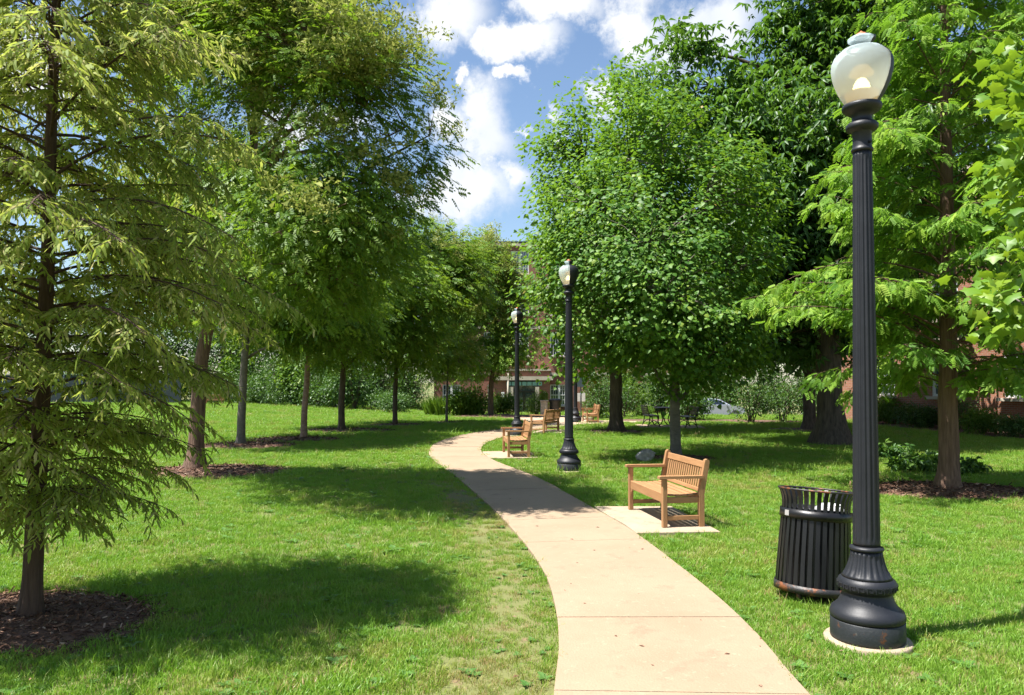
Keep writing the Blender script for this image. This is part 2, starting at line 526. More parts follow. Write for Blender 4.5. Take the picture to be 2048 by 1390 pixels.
M['map'] = leafmat('maple_leaves', [(0, (0.0431, 0.119, 0.0168)), (0.5, (0.0847, 0.189, 0.0224)), (0.92, (0.1848, 0.294, 0.0392)), (1, (0.308, 0.224, 0.056))], 0.38, (0.24, 0.42, 0.014), 0.5, 0.3)
M['oak'] = leafmat('oak_leaves', [(0, (0.0328, 0.091, 0.0182)), (0.6, (0.0614, 0.143, 0.026)), (1, (0.116, 0.2015, 0.039))], 0.34, (0.18, 0.36, 0.016), 0.45, 0.35)
M['ylm'] = leafmat('young_maple_leaves', [(0, (0.0735, 0.1785, 0.0168)), (0.6, (0.1365, 0.2625, 0.021)), (1, (0.231, 0.3255, 0.0263))], 0.45, (0.30, 0.44, 0.015), 0.45, 0.4)
M['lime'] = leafmat('lime_leaves', [(0, (0.0785, 0.1794, 0.0209)), (0.5, (0.1413, 0.2691, 0.0329)), (1, (0.2825, 0.3588, 0.0598))], 0.35, (0.24, 0.36, 0.02), 0.5, 0.3)
M['bush'] = leafmat('bush_leaves', [(0, (0.0236, 0.0688, 0.0125)), (0.5, (0.0499, 0.1187, 0.0187)), (1, (0.105, 0.1875, 0.0275))], 0.30, (0.13, 0.26, 0.012), 0.45, 0.4)
M['bushl'] = leafmat('bright_bush_leaves', [(0, (0.05, 0.12, 0.012)), (0.5, (0.09, 0.18, 0.018)), (1, (0.16, 0.25, 0.03))], 0.35, (0.22, 0.36, 0.015), 0.5, 0.3)
M['grass'] = leafmat('grass_blades', [(0, (0.3662, 0.2493, 0.1187)), (0.22, (0.2984, 0.3205, 0.0712)), (0.5, (0.2035, 0.3384, 0.0416)), (1, (0.1153, 0.279, 0.0285))], 0.42, (0.24, 0.46, 0.015), 0.45, 0.35, 'tint', 'INSTANCER')
M['weed'] = leafmat('weed_leaves', [(0, (0.07, 0.16, 0.03)), (1, (0.11, 0.22, 0.05))], 0.30, (0.16, 0.30, 0.02), 0.45, 0.4, 'tint', 'INSTANCER')


# ------------------------------------------------------------------ fast triangle meshes (numpy)
def norm(a): return a / np.maximum(np.linalg.norm(a, axis=-1, keepdims=True), 1e-9)


class TriAcc:
    def __init__(s): s.v = []; s.t = []; s.a = []; s.n = 0
    def scatter(s, tpl, pos, dirs, ups, scale, var):
        """tpl=(V,T): V (k,3) along +x, normal +z; placed at pos with x->dirs, z~ups"""
        V, T = tpl
        n = len(pos)
        if n == 0: return
        X = norm(dirs); Y = np.cross(ups, X)
        bad = np.linalg.norm(Y, axis=1) < 1e-4
        Y[bad] = np.cross(np.array([0.3, 0.9, 0.2]), X[bad])
        Y = norm(Y); Z = np.cross(X, Y)
        S = np.broadcast_to(np.asarray(scale, float), (n,))[:, None, None]
        W = (V[None, :, 0:1] * X[:, None] + V[None, :, 1:2] * Y[:, None] + V[None, :, 2:3] * Z[:, None]) * S + pos[:, None]
        k = len(V)
        s.v.append(W.reshape(-1, 3))
        s.t.append((T[None] + (np.arange(n) * k)[:, None, None] + s.n).reshape(-1, 3))
        s.a.append(np.repeat(var, len(T)))
        s.n += n * k
    def mesh(s, name, mat):
        v = np.concatenate(s.v); t = np.concatenate(s.t); a = np.concatenate(s.a)
        me = bpy.data.meshes.new(name)
        me.vertices.add(len(v)); me.vertices.foreach_set('co', v.astype(np.float32).ravel())
        me.loops.add(t.size); me.loops.foreach_set('vertex_index', t.astype(np.int32).ravel())
        me.polygons.add(len(t)); me.polygons.foreach_set('loop_start', np.arange(0, t.size, 3, dtype=np.int32))
        at = me.attributes.new('var', 'FLOAT', 'FACE')
        at.data.foreach_set('value', np.clip(a, 0, 1).astype(np.float32))
        me.materials.append(mat)
        me.update(calc_edges=True)
        return me


def tpl(vs, ts): return np.array(vs, float), np.array(ts, int)


def t_oval(L=1.0, W=0.5, fold=0.08):
    return tpl([(0, 0, 0), (L * .5, W / 2, fold), (L, 0, -.1 * L), (L * .5, -W / 2, fold)], [(0, 2, 1), (0, 3, 2)])


def t_maple(full=True):
    if full:
        pol = [(0, 0), (.10, .30), (-.02, .52), (.30, .44), (.45, .62), (.60, .30), (1.0, 0), (.60, -.30), (.45, -.62), (.30, -.44), (-.02, -.52), (.10, -.30)]
    else:
        pol = [(0, 0), (.05, .5), (.38, .30), (.50, .55), (1.0, 0), (.50, -.55), (.38, -.30), (.05, -.5)]
    vs = [(.36, 0, .05)] + [(x, y, -.12 * abs(y) - .10 * x * x) for x, y in pol]
    n = len(pol)
    return tpl(vs, [(0, 1 + i, 1 + (i + 1) % n) for i in range(n)])


def t_pinnate(pairs=5, L=0.2, l=0.055, w=0.028, tip=True, droop=0.25):
    vs, ts = [], []
    for i in range(pairs):
        x = L * (.22 + .72 * i / pairs)
        z = -droop * x * x / L
        for s in (-1, 1):
            o = len(vs)
            vs += [(x, 0, z), (x + l * .42, s * l * .40 + s * w * .1, z - .1 * l), (x + l * .45, s * l * .95, z - .28 * l), (x + l * .0, s * l * .55, z - .1 * l)]
            ts += [(o, o + 1, o + 2), (o, o + 2, o + 3)]
    if tip:
        o = len(vs); x = L * .95; z = -droop * x * x / L
        vs += [(x, 0, z), (x + l * .5, w / 2, z), (x + l, 0, z - .02), (x + l * .5, -w / 2, z)]
        ts += [(o, o + 2, o + 1), (o, o + 3, o + 2)]
    return tpl(vs, ts)


def t_whorl(n=6, L=0.15, W=0.05):
    vs, ts = [], []
    for i in range(n):
        a = 2 * math.pi * i / n + .3 * (i % 2); dn = (-.25, -.55)[i % 2]
        c, s_ = math.cos(a), math.sin(a)
        o = len(vs)
        for (x, y, z) in ((0.1, 0, 0), (.5, W / L / 2 * 1.2, .08), (1, 0, dn), (.5, -W / L / 2 * 1.2, .08)):
            vs.append(((x * c - y * s_) * L, (x * s_ + y * c) * L, (z + dn * x * .6) * L))
        ts += [(o, o + 2, o + 1), (o, o + 3, o + 2)]
    return tpl(vs, ts)


def t_frond(n=6, L=0.10, l=0.014, w=0.006, droop=.35):
    vs, ts = [], []
    for i in range(n):
        x = L * (i + .3) / n; z = -droop * x * x / L
        k = l * (1 - .5 * abs(i / n - .4))
        for s in (-1, 1):
            o = len(vs)
            vs += [(x - w / 2, 0, z), (x + w / 2, 0, z), (x + k * .55, s * k, z - .15 * k)]
            ts += [(o, o + 1, o + 2)]
    return tpl(vs, ts)


def t_feather(L=.10, w=.008, droop=.3, n=4):
    vs = [(0, 0, 0)]
    for i in range(1, n):
        x = L * i / n; k = w * math.sin(math.pi * (i / n) ** .8) * (1.35 if i % 2 else .8)
        vs += [(x - .006, k, -droop * x * x / L - .1 * k), (x + .004, -k, -droop * x * x / L - .1 * k)]
    vs.append((L, 0, -droop * L))
    ts = [(0, 2, 1)]
    for i in range(n - 2):
        a = 1 + 2 * i; ts += [(a, a + 1, a + 3), (a, a + 3, a + 2)]
    ts.append((2 * n - 3, 2 * n - 2, 2 * n - 1))
    return tpl(vs, ts)


def t_flower(n=44, r=0.11):
    rr = np.random.default_rng(3); vs, ts = [], []
    for i in range(n):
        p = rr.normal(0, .42, 3) * r; p[0] = abs(p[0]) + r * .8 * i / n
        q = rr.normal(0, 1, (3, 3)) * r * .125
        o = len(vs); vs += [tuple(p + q[k]) for k in range(3)]; ts.append((o, o + 1, o + 2))
    return tpl(vs, ts)


# ------------------------------------------------------------------ the setting: lawn sheet
def axis_coords(lo, hi, step, out, growth=1.35):
    a = list(np.arange(lo, hi + 1e-6, step)); s = step
    while a[-1] < out: s *= growth; a.append(a[-1] + s)
    s = step
    while a[0] > -out: s *= growth; a.insert(0, a[0] - s)
    return np.array(a)


xs = axis_coords(-30, 30, 1.0, 700); ys = axis_coords(-6, 70, 1.0, 700)
XX, YY = np.meshgrid(xs, ys)
ZZ = gz(XX, YY) - 0.002
me = bpy.data.meshes.new('lawn')
nx, ny = len(xs), len(ys)
fv = [(j * nx + i, j * nx + i + 1, (j + 1) * nx + i + 1, (j + 1) * nx + i) for j in range(ny - 1) for i in range(nx - 1)]
me.from_pydata(np.stack([XX.ravel(), YY.ravel(), ZZ.ravel()], 1).tolist(), [], fv)
me.polygons.foreach_set('use_smooth', [True] * len(fv))
me.materials.append(M['soil'])
lawn = tag(link(bpy.data.objects.new('lawn', me)), kind='structure')

# ------------------------------------------------------------------ footpath of concrete slabs
LEFT = [(1104, 1560), (1108, 1390), (1118, 1300), (1110, 1215), (1086, 1145), (1040, 1080), (975, 1010), (905, 950), (866, 921), (858, 905), (870, 889), (905, 876), (955, 866), (1005, 859), (1050, 853), (1085, 849)]
RIGHT = [(1790, 1560), (1612, 1390), (1505, 1265), (1400, 1170), (1268, 1068), (1180, 1016), (1080, 960), (995, 926), (965, 908), (966, 893), (988, 881), (1018, 872), (1055, 864.5), (1100, 857.5), (1140, 852.5), (1165, 849.5)]
Lw = [G(*p) for p in LEFT]; Rw = [G(*p) for p in RIGHT]


def spline(pts, n):
    pts = [Vector(p) for p in pts]; out = []
    m = len(pts) - 1
    for i in range(m):
        p0, p1, p2, p3 = pts[max(i - 1, 0)], pts[i], pts[i + 1], pts[min(i + 2, m)]
        for k in range(n):
            t = k / n
            out.append(0.5 * ((2 * p1) + (p2 - p0) * t + (2 * p0 - 5 * p1 + 4 * p2 - p3) * t * t + (3 * p1 - p0 - 3 * p2 + p3) * t ** 3))
    out.append(pts[-1])
    return out


def resample(pl, n):
    d = [0]
    for a, b in zip(pl, pl[1:]): d.append(d[-1] + (b - a).length)
    out = []; j = 0
    for k in range(n):
        s = d[-1] * k / (n - 1)
        while j < len(d) - 2 and d[j + 1] < s: j += 1
        t = (s - d[j]) / max(d[j + 1] - d[j], 1e-9)
        out.append(pl[j].lerp(pl[j + 1], min(t, 1)))
    return out


NP = 181
SL, SR = spline(Lw, 10), spline(Rw, 10)
mid = [(a + b) / 2 for a, b in zip(SL, SR)]
def hit(poly, p, n):
    """point of the polyline where the line p + t*n crosses it, nearest to p"""
    bestp, bd = None, 9e9
    for a, b in zip(poly, poly[1:]):
        sa = (a.x - p.x) * n.y - (a.y - p.y) * n.x; sb = (b.x - p.x) * n.y - (b.y - p.y) * n.x
        if sa * sb <= 0 and abs(sa - sb) > 1e-12:
            q = a.lerp(b, sa / (sa - sb)); d = (q - p).length
            if d < bd: bestp, bd = q, d
    return bestp


midp = resample(mid, 150)
cum = [0]
for a, b in zip(midp, midp[1:]): cum.append(cum[-1] + (b - a).length)


def at_s(s):
    s = max(0, min(s, cum[-1])); j = 0
    while j < len(cum) - 2 and cum[j + 1] < s: j += 1
    t = (s - cum[j]) / max(cum[j + 1] - cum[j], 1e-9)
    p = midp[j].lerp(midp[j + 1], t)
    tg = midp[min(j + 4, len(midp) - 1)] - midp[max(j - 3, 0)]
    n = Vector((tg.y, -tg.x, 0)).normalized()
    a, b = hit(SL, p, n), hit(SR, p, n)
    if a is None or (a - p).length > 1.4: a = p - n * .72
    if b is None or (b - p).length > 1.4: b = p + n * .72
    return a, b


bed = MB(); nb = 90
pv = []
for k in range(nb):
    a, b = at_s(cum[-1] * k / (nb - 1))
    pv += [(a.x, a.y, gzf(a.x, a.y) + .006), (b.x, b.y, gzf(b.x, b.y) + .006)]
bed.add(pv, [(2 * k, 2 * k + 1, 2 * k + 3, 2 * k + 2) for k in range(nb - 1)])
M['joint'] = plain('dark_joint', (0.09, 0.06, 0.035), 0.95)
footpath = tag(bed.build('footpath', M['joint']), kind='structure')
SLAB, GAP, TOP = 1.40, 0.006, 0.034
s0 = 0.0
path_edge_poly_L, path_edge_poly_R = [], []
i = 0
s = (5.83 - midp[0].y) % SLAB - SLAB
while s < cum[-1] - .2:
    a0, a1 = max(s, 0) + GAP / 2, min(s + SLAB, cum[-1]) - GAP / 2
    if a1 - a0 > .1:
        K = 5; mb = MB(); vs = []
        dz = random.uniform(-.003, .003)
        for k in range(K):
            a, b = at_s(a0 + (a1 - a0) * k / (K - 1))
            w = (b - a).normalized() * .006
            for (p, q) in ((a, a + w), (b, b - w)):
                z = gzf(p.x, p.y)
                vs += [(p.x, p.y, z), (p.x, p.y, z + TOP - .006 + dz), (q.x, q.y, z + TOP + dz)]
        fs = []
        for k in range(K - 1):
            o, n = k * 6, (k + 1) * 6
            fs += [(o, n, n + 1, o + 1), (o + 1, n + 1, n + 2, o + 2), (o + 2, n + 2, n + 5, o + 5), (o + 5, n + 5, n + 4, o + 4), (o + 4, n + 4, n + 3, o + 3)]
        fs += [(0, 1, 2, 5, 4, 3), tuple((K - 1) * 6 + q for q in (3, 4, 5, 2, 1, 0))]
        mb.add(vs, fs)
        mb.build('slab', M['path'], footpath)
    s += SLAB
PATH_POLY = np.array([(p.x, p.y) for p in resample(SL, 120)] + [(p.x, p.y) for p in resample(SR, 120)][::-1])
EXCL = [(PATH_POLY, 0.0)]
RINGS = []          # (x, y, rx, ry) grass free


def flat_piece(name, pts, top, mat, thick=.08, kind='structure'):
    mb = MB(); n = len(pts)
    c = sum((Vector((p[0], p[1], 0)) for p in pts), Vector()) / n
    vs = []
    for (x, y) in pts: vs.append((x, y, gzf(x, y) + top - thick))
    for (x, y) in pts: vs.append((x, y, gzf(x, y) + top - .006))
    for (x, y) in pts:
        q = Vector((x, y, 0)); q = q + (c - q).normalized() * .008
        vs.append((q.x, q.y, gzf(x, y) + top))
    fs = []
    for r in (0, n):
        fs += [(r + k, r + (k + 1) % n, r + n + (k + 1) % n, r + n + k) for k in range(n)]
    fs.append(tuple(range(2 * n, 3 * n)))
    mb.add(vs, fs)
    o = mb.build(name, mat)
    EXCL.append((np.array([(p[0], p[1]) for p in pts]), 0.0))
    return tag(o, kind=kind) if kind else o


def quad_px(*uv): return [tuple(G(*p)[:2]) for p in uv]


def edge_r(d):
    """x of the path's right edge at depth d on the near bend"""
    return min(SR, key=lambda p: abs(p.y - d) + (0 if p.y < 21 else 9)).x


BENCH1 = Vector((2.03, 10.05, 0)); BENCH2 = Vector((0.10, 18.7, 0)); BENCH3 = Vector((1.20, 27.2, 0)); BENCH4 = Vector((3.55, 34.0, 0))
pad = [(edge_r(9.05) + .012, 9.05), (2.52, 9.12), (2.32, 10.95), (edge_r(10.85) + .012, 10.95)]
pad.insert(4, (edge_r(10.2) + .012, 10.2)); pad.insert(5, (edge_r(9.6) + .012, 9.6))
flat_piece('bench_pad', pad, TOP + .004, M['pad'])
e2 = [p for p in SR if 17.5 < p.y < 20.0]
pad2 = [(edge_r(17.9) + .012, 17.85), (.62, 17.95), (.45, 19.75), (edge_r(19.4) + .015, 19.5), (edge_r(18.9) + .015, 18.9), (edge_r(18.4) + .012, 18.4)]
flat_piece('bench_pad', pad2, TOP + .004, M['pad'])
pad3 = [(.55, 26.55), (1.75, 26.55), (2.25, 28.1), (1.2, 28.3)]
flat_piece('bench_pad', pad3, TOP + .008, M['pad'])
# paved forecourt at the far end and the walk that leaves it
fore = quad_px((1085, 849), (1165, 849.6), (1235, 846), (1450, 843.2), (1450, 841.5), (1190, 842), (1180, 832), (1030, 831), (1010, 836))
tag(flat_piece('forecourt', fore, TOP - .006, M['plaza']), kind='structure')


# ------------------------------------------------------------------ lamp posts
def flute(n, depth, z0, z1, fade=.03):
    def f(an, z):
        t = (an * n / (2 * math.pi)) % 1.0
        g = 0 if t < .16 or t > .84 else math.sin((t - .16) / .68 * math.pi) ** .7
        k = max(0, min(1, (z - z0) / fade)) * max(0, min(1, (z1 - z) / fade))
        return 1 - depth * g * k
    return f


def make_lamp(label):
    t = thing('lamp_post', label, 'street lamp', group='street lamps along the footpath')
    ft = MB().lathe([(.292, -.05), (.292, .022), (.284, .032), (.02, .032)], 40)
    ft.build('footing', M['pad'], t)
    sk = MB().lathe([(.245, .033), (.247, .05), (.246, .165), (.24, .172)], 56)
    sk.build('base_skirt', M['iron_base'], t)
    BS = .915
    b = MB().lathe([(r_ * BS, z_) for r_, z_ in [(.262, .173), (.271, .185), (.272, .205), (.262, .232), (.238, .250), (.214, .272), (.197, .300), (.186, .330), (.176, .348),
                    (.176, .358), (.186, .362), (.205, .374), (.214, .395), (.213, .420), (.203, .442), (.190, .452), (.186, .456)]], 56)
    b.build('base', M['iron'], t)
    key = [(-.020, -.018), (-.014, -.018), (-.014, .013), (.014, .013), (.014, -.006), (.002, -.006), (.002, .004), (-.003, .004), (-.003, -.012), (.020, -.012), (.020, .019), (-.020, .019)]
    kme = MB().prism([(y, .402 + z) for y, z in key], .193, .1985, 0).mesh('key', M['iron'])     # greek-key band round the bulge
    for k in range(22): place('key', kme, t, rot=(0, 0, 2 * math.pi * k / 22))
    bell_p = [(r_ * BS, z_) for r_, z_ in [(.183, .458), (.172, .475), (.158, .498), (.145, .525), (.134, .555), (.125, .585), (.118, .615), (.114, .640)]]
    MB().lathe(bell_p, 120, mod=flute(20, .075, .470, .636, .02)).build('bell', M['iron'], t)
    MB().lathe([(r_ * BS, z_) for r_, z_ in [(.112, .641), (.122, .646), (.125, .656), (.122, .667), (.108, .672), (.100, .676)]], 48).build('collar', M['iron'], t)
    zs = [.677, .70, .72, .75, 1.2, 1.8, 2.4, 3.0, 3.35, 3.40, 3.43, 3.46]
    sh = [(.091 - .027 * (z - .677) / 2.8, z) for z in zs]
    MB().lathe(sh, 96, mod=flute(16, .11, .70, 3.45, .05)).build('shaft', M['iron'], t)
    MB().lathe([(.066, 3.461), (.074, 3.466), (.075, 3.480), (.068, 3.488), (.064, 3.50), (.064, 3.60), (.070, 3.606), (.098, 3.615), (.109, 3.632), (.108, 3.655),
                (.094, 3.668), (.070, 3.674), (.067, 3.70), (.070, 3.722), (.090, 3.735), (.118, 3.752), (.132, 3.768), (.135, 3.785), (.130, 3.798), (.10, 3.80)], 48).build('capital', M['iron'], t)
    gl = [(.104, 3.801), (.128, 3.84), (.158, 3.895), (.183, 3.955), (.199, 4.015), (.205, 4.065), (.200, 4.108), (.184, 4.145), (.158, 4.172), (.140, 4.182), (.138, 4.190), (.118, 4.196), (.100, 4.202)]
    MB().lathe(gl, 48, cap=False).build('globe', M['globe'], t)
    MB().lathe([(.066, 4.203), (.060, 4.215), (.063, 4.235), (.078, 4.255), (.090, 4.266), (.091, 4.276), (.080, 4.284), (.045, 4.288)], 36).build('cap_urn', M['globe'], t)
    MB().lathe([(.044, 4.289), (.045, 4.296), (.034, 4.312), (.014, 4.322), (.004, 4.334)], 24).build('finial', M['copper'], t)
    MB().lathe([(.02, 3.90), (.045, 3.905), (.058, 3.925), (.05, 3.955), (.03, 3.985), (.01, 3.995)], 20).build('bulb', M['bulb'], t)
    lv = MB()
    for k in range(5):
        z = 3.812 + .016 * k
        lv.lathe([(.088 + .006 * k, z), (.094 + .006 * k, z + .005), (.088 + .006 * k, z + .01)], 28)
    lv.build('louvre', M['amber'], t)
    hood = MB().lathe([(.085, 4.02), (.075, 4.04), (.05, 4.075), (.015, 4.085)], 24)
    hood.build('reflector', M['amber'], t)
    shp = [(r * 1.025 + .002, z) for r, z in gl]
    MB().lathe(shp, 26, a0=-math.pi / 2, a1=math.pi / 2).build('shield', M['iron'], t)
    MB().lathe([(.072, 4.204), (.066, 4.215), (.069, 4.235), (.084, 4.255), (.096, 4.266), (.097, 4.280), (.05, 4.292)], 20, a0=-math.pi / 2, a1=math.pi / 2).build('cap_shield', M['iron'], t)
    bo = MB()
    Mx = Matrix.Rotation(R(-105), 4, 'Z') @ Matrix.Translation((.066, 0, 3.52)) @ Matrix.Rotation(R(90), 4, 'Y')
    bo.lathe([(.011, -.01), (.011, .012), (.006, .016)], 10, M=Mx)
    bo.build('bolt', M['iron'], t)
    return t


L1 = G(1735, 1284); L2 = G(1138, 943); L3 = G(1034, 872); L4 = G(1151, 845.5)
lamp = make_lamp('tall black fluted lamp post beside the slatted bin')
lamp.location = (L1.x, L1.y, 0); lamp.rotation_euler = (0, 0, R(38)); lamp.scale = (1, 1, 1.012)
for (p, rz, lab) in ((L2, 2, 'black fluted lamp post standing alone between the two wooden bench pads'),
                     (L3, -4, 'black fluted lamp post rising behind the bench at the path bend'),
                     (L4, -4, 'small dark lamp post near the forecourt, mostly hidden behind another post')):
    c = copy_tree(lamp); c.location = (p.x, p.y, p.z); c.rotation_euler = (0, 0, R(rz)); c['label'] = lab
for p in (L1, L2, L3, L4): RINGS.append((p.x, p.y, .27, .27))

# ------------------------------------------------------------------ slatted litter bin by the near lamp
bp = G(1624, 1196)
bin_ = thing('litter_bin', 'black slatted steel litter bin with flared top leaning beside the lamp post', 'trash can', (bp.x, bp.y, .012))
bin_.rotation_euler = (R(-2), R(5.5), R(20))
NS = 34
sl_me = None
mb = MB()
prof = [(.300, .075), (.296, .2), (.288, .4), (.280, .58), (.274, .70), (.270, .755), (.272, .80), (.279, .84), (.292, .875), (.306, .902)]
hw, th = .0165, .005
vs, fs = [], []
for (r, z) in prof: vs += [(r, -hw, z), (r, hw, z), (r + th, hw, z), (r + th, -hw, z)]
for k in range(len(prof) - 1):
    o, n = 4 * k, 4 * k + 4
    fs += [(o + j, o + (j + 1) % 4, n + (j + 1) % 4, n + j) for j in range(4)]
fs += [(0, 1, 2, 3), tuple(len(vs) - 4 + j for j in (3, 2, 1, 0))]
mb.add(vs, fs)
s_ob = mb.build('slat', M['bin'], bin_)
for k in range(1, NS): place('slat', s_ob.data, bin_, rot=(0, 0, 2 * math.pi * k / NS))


def band(r0, z0, r1, z1, t=.007):
    return [(r0, z0), (r0 + t, z0), (r1 + t, z1), (r1, z1), (r0, z0)]


MB().lathe(band(.2875, .662, .283, .737), 64, cap=False).build('band', M['bin'], bin_)
tag(MB().lathe(band(.308, .055, .306, .118), 64, cap=False).build('band', M['rust_iron'], bin_), 'rusty lower steel band')
rim = MB().tube([((.308) * math.cos(2 * math.pi * k / 64), .308 * math.sin(2 * math.pi * k / 64), .905) for k in range(65)], .0085, 8, cap=False)
rim.build('rim', M['rust_iron'], bin_)
MB().lathe([(.245, .06), (.25, .1), (.258, .60), (.262, .745), (.268, .755), (.256, .752), (.246, .60), (.235, .1), (.02, .09)], 40, cap=False).build('liner', M['liner'], bin_)
bag = MB()
bag.lathe([(.02, .60), (.09, .62), (.13, .68), (.12, .76), (.07, .80), (.01, .81)], 14, M=Matrix.Translation((.07, -.09, 0)), mod=lambda a, z: 1 + .16 * math.sin(5 * a + 9 * z) + .1 * math.sin(9 * a))
bag.build('rubbish_bag', M['bag'], bin_)
MB().box((.02, -.17, .745), (.10, .06, .12), Matrix.Rotation(.3, 4, 'Z'), .01).build('rubbish', M['paper'], bin_)
MB().box((.2945, 0, .70), (.003, .05, .045), Matrix.Rotation(R(178), 4, 'Z')).build('sticker', M['sticker'], bin_)
for k in range(4):
    a = k * math.pi / 2 + .4
    MB().tube([(.24 * math.cos(a), .24 * math.sin(a), .0 - .02), (.24 * math.cos(a), .24 * math.sin(a), .07)], .022, 8).build('foot', M['rust_iron'], bin_)
MB().lathe([(.02, .056), (.30, .056), (.30, .062), (.02, .062)], 40).build('bottom_plate', M['rust_iron'], bin_)
RINGS.append((bp.x, bp.y, .2, .2))


# ------------------------------------------------------------------ wooden benches
def make_bench(label, L=1.38):
    t = thing('park_bench', label, 'bench', group='slatted wooden benches')
    hl = L / 2; fy, by = -.245, .235
    for sx in (-1, 1):
        x = sx * (hl - .03)
        lg = MB(); lg.box((x, fy, .30), (.062, .062, .60), bev=.006); lg.build('leg', M['teak_z'], t)
        pr = [(by - .032, 0), (by + .034, 0), (by + .034, .40), (by + .105, .80), (by + .10, .825), (by + .075, .84), (by + .05, .83), (by + .04, .80), (by - .034, .42)]
        MB().prism(pr, x - .031, x + .031, 0).build('leg', M['teak_z'], t)
        ar = [(fy - .075, .603), (by + .03, .600), (by + .03, .634), (fy - .05, .637), (fy - .075, .630)]
        MB().prism(ar, x - .042, x + .042, 0).build('armrest', M['teak_y'], t)
        MB().box((x, (fy + by) / 2, .335), (.034, by - fy - .07, .075), bev=.004).build('seat_rail', M['teak_y'], t)
        MB().box((x, (fy + by) / 2, .115), (.034, by - fy - .07, .055), bev=.004).build('stretcher', M['teak_y'], t)
        brk = [(x - sx * .033, .30), (x - sx * .033, .19), (x - sx * .045, .235), (x - sx * .07, .275), (x - sx * .12, .298)]
        MB().prism(brk, fy - .012, fy + .012, 1).build('bracket', M['teak'], t)
    MB().box((0, fy, .35), (L - .124, .03, .10), bev=.004).build('front_rail', M['teak'], t)
    MB().box((0, by + .005, .345), (L - .124, .03, .075), bev=.004).build('rear_rail', M['teak'], t)
    ys_ = [-.225, -.143, -.061, .021, .103, .182]
    for k, y in enumerate(ys_):
        z = .402 - .020 * math.cos((y + .02) / .23 * math.pi / 2) + .004
        tilt = (y + .02) * .22
        Mx = Matrix.Translation((0, y, z)) @ Matrix.Rotation(tilt, 4, 'X')
        MB().box((0, 0, 0), (L - .05 if -.2 < y < .17 else L - .13, .071, .021), Mx, .004).build('seat_slat', M['teak'], t)
    la = math.atan2(.070, .40)
    Mb = Matrix.Translation((0, by + .02, .42)) @ Matrix.Rotation(-la, 4, 'X')
    MB().box((0, 0, .345), (L - .118, .034, .085), Mb, .005).build('top_rail', M['teak'], t)
    MB().box((0, 0, .022), (L - .118, .032, .05), Mb, .005).build('lower_rail', M['teak'], t)
    n = 17
    sl = MB().box((0, 0, 0), (.036, .016, .256), bev=.003)
    me_ = sl.mesh('back_slat', M['teak_z'])
    for k in range(n):
        x = (k - (n - 1) / 2) * (L - .16) / n
        p = Mb @ Vector((x, 0, .175))
        place('back_slat', me_, t, p, (-la, 0, 0))
    return t


b1 = make_bench('golden wooden slatted bench on the pad across from the slatted bin')
def facing(fx, fy): return math.atan2(fx, -fy)
b1.location = (BENCH1.x, BENCH1.y, TOP + .004); b1.rotation_euler = (0, 0, facing(-.985, -.16))
for (p, f, lab, dz) in ((BENCH2, (-.985, -.10), 'wooden slatted bench on a pad at the path bend, lamp post behind', TOP + .004),
                        (BENCH3, (-.90, .44), 'wooden bench showing its slatted back beyond the path bend', TOP + .008),
                        (BENCH4, (-.99, -.05), 'shaded wooden bench by the forecourt walk near the pole with two plates', .0)):
    c = copy_tree(b1); c.location = (p.x, p.y, gzf(p.x, p.y) + dz); c.rotation_euler = (0, 0, facing(*f)); c['label'] = lab
pf = G(428, 809)
c = copy_tree(b1); c.location = (pf.x, pf.y, gzf(pf.x, pf.y)); c.rotation_euler = (0, 0, facing(-.1, 1)); c['label'] = 'weathered wooden bench at the far edge of the lawn before the shrubs'

# ------------------------------------------------------------------ mulch rings
T_CHIP = tpl([(0, -.12, 0), (1, -.10, .05), (1, .12, .02), (0, .10, .06)], [(0, 1, 2), (0, 2, 3)])


def mulch(x, y, rx, ry, chips=0, mound=.05, seed=1, csize=.05):
    n, m = 36, 6; vs, fs = [], []
    for j in range(m + 1):
        t = j / m
        for k in range(n):
            a = 2 * math.pi * k / n
            e = 1 + .07 * math.sin(3 * a + seed) + .05 * math.sin(7 * a + 2 * seed) + .03 * math.sin(13 * a)
            px, py = x + rx * t * e * math.cos(a), y + ry * t * e * math.sin(a)
            vs.append((px, py, gzf(px, py) + mound * (1 - t ** 2.2) + .004 + .008 * math.sin(5 * a + 9 * t + seed) * (1 - t)))
    for j in range(m):
        for k in range(n):
            fs.append((j * n + k, j * n + (k + 1) % n, (j + 1) * n + (k + 1) % n, (j + 1) * n + k))
    o = MB().add(vs, fs, True).build('mulch_bed', M['mulch'])
    tag(o, kind='structure')
    RINGS.append((x, y, rx * .93, ry * .93))
    if chips:
        a = rng.uniform(0, 2 * np.pi, chips); r = np.sqrt(rng.uniform(0, 1.12, chips))
        px, py = x + rx * r * np.cos(a), y + ry * r * np.sin(a)
        pz = gz(px, py) + mound * (1 - np.clip(r, 0, 1) ** 2.2) + rng.uniform(.006, .022, chips)
        d = rng.normal(0, 1, (chips, 3)); d[:, 2] *= .25
        u = rng.normal(0, .35, (chips, 3)); u[:, 2] += 1
        acc = TriAcc(); acc.scatter(T_CHIP, np.stack([px, py, pz], 1), d, u, rng.uniform(.4, 1.5, chips) * csize, rng.uniform(0, 1, chips) ** 1.6)
        c = link(bpy.data.objects.new('wood_chips', acc.mesh('wood_chips', M['chip'])), o); tag(c, kind='stuff')
    return o


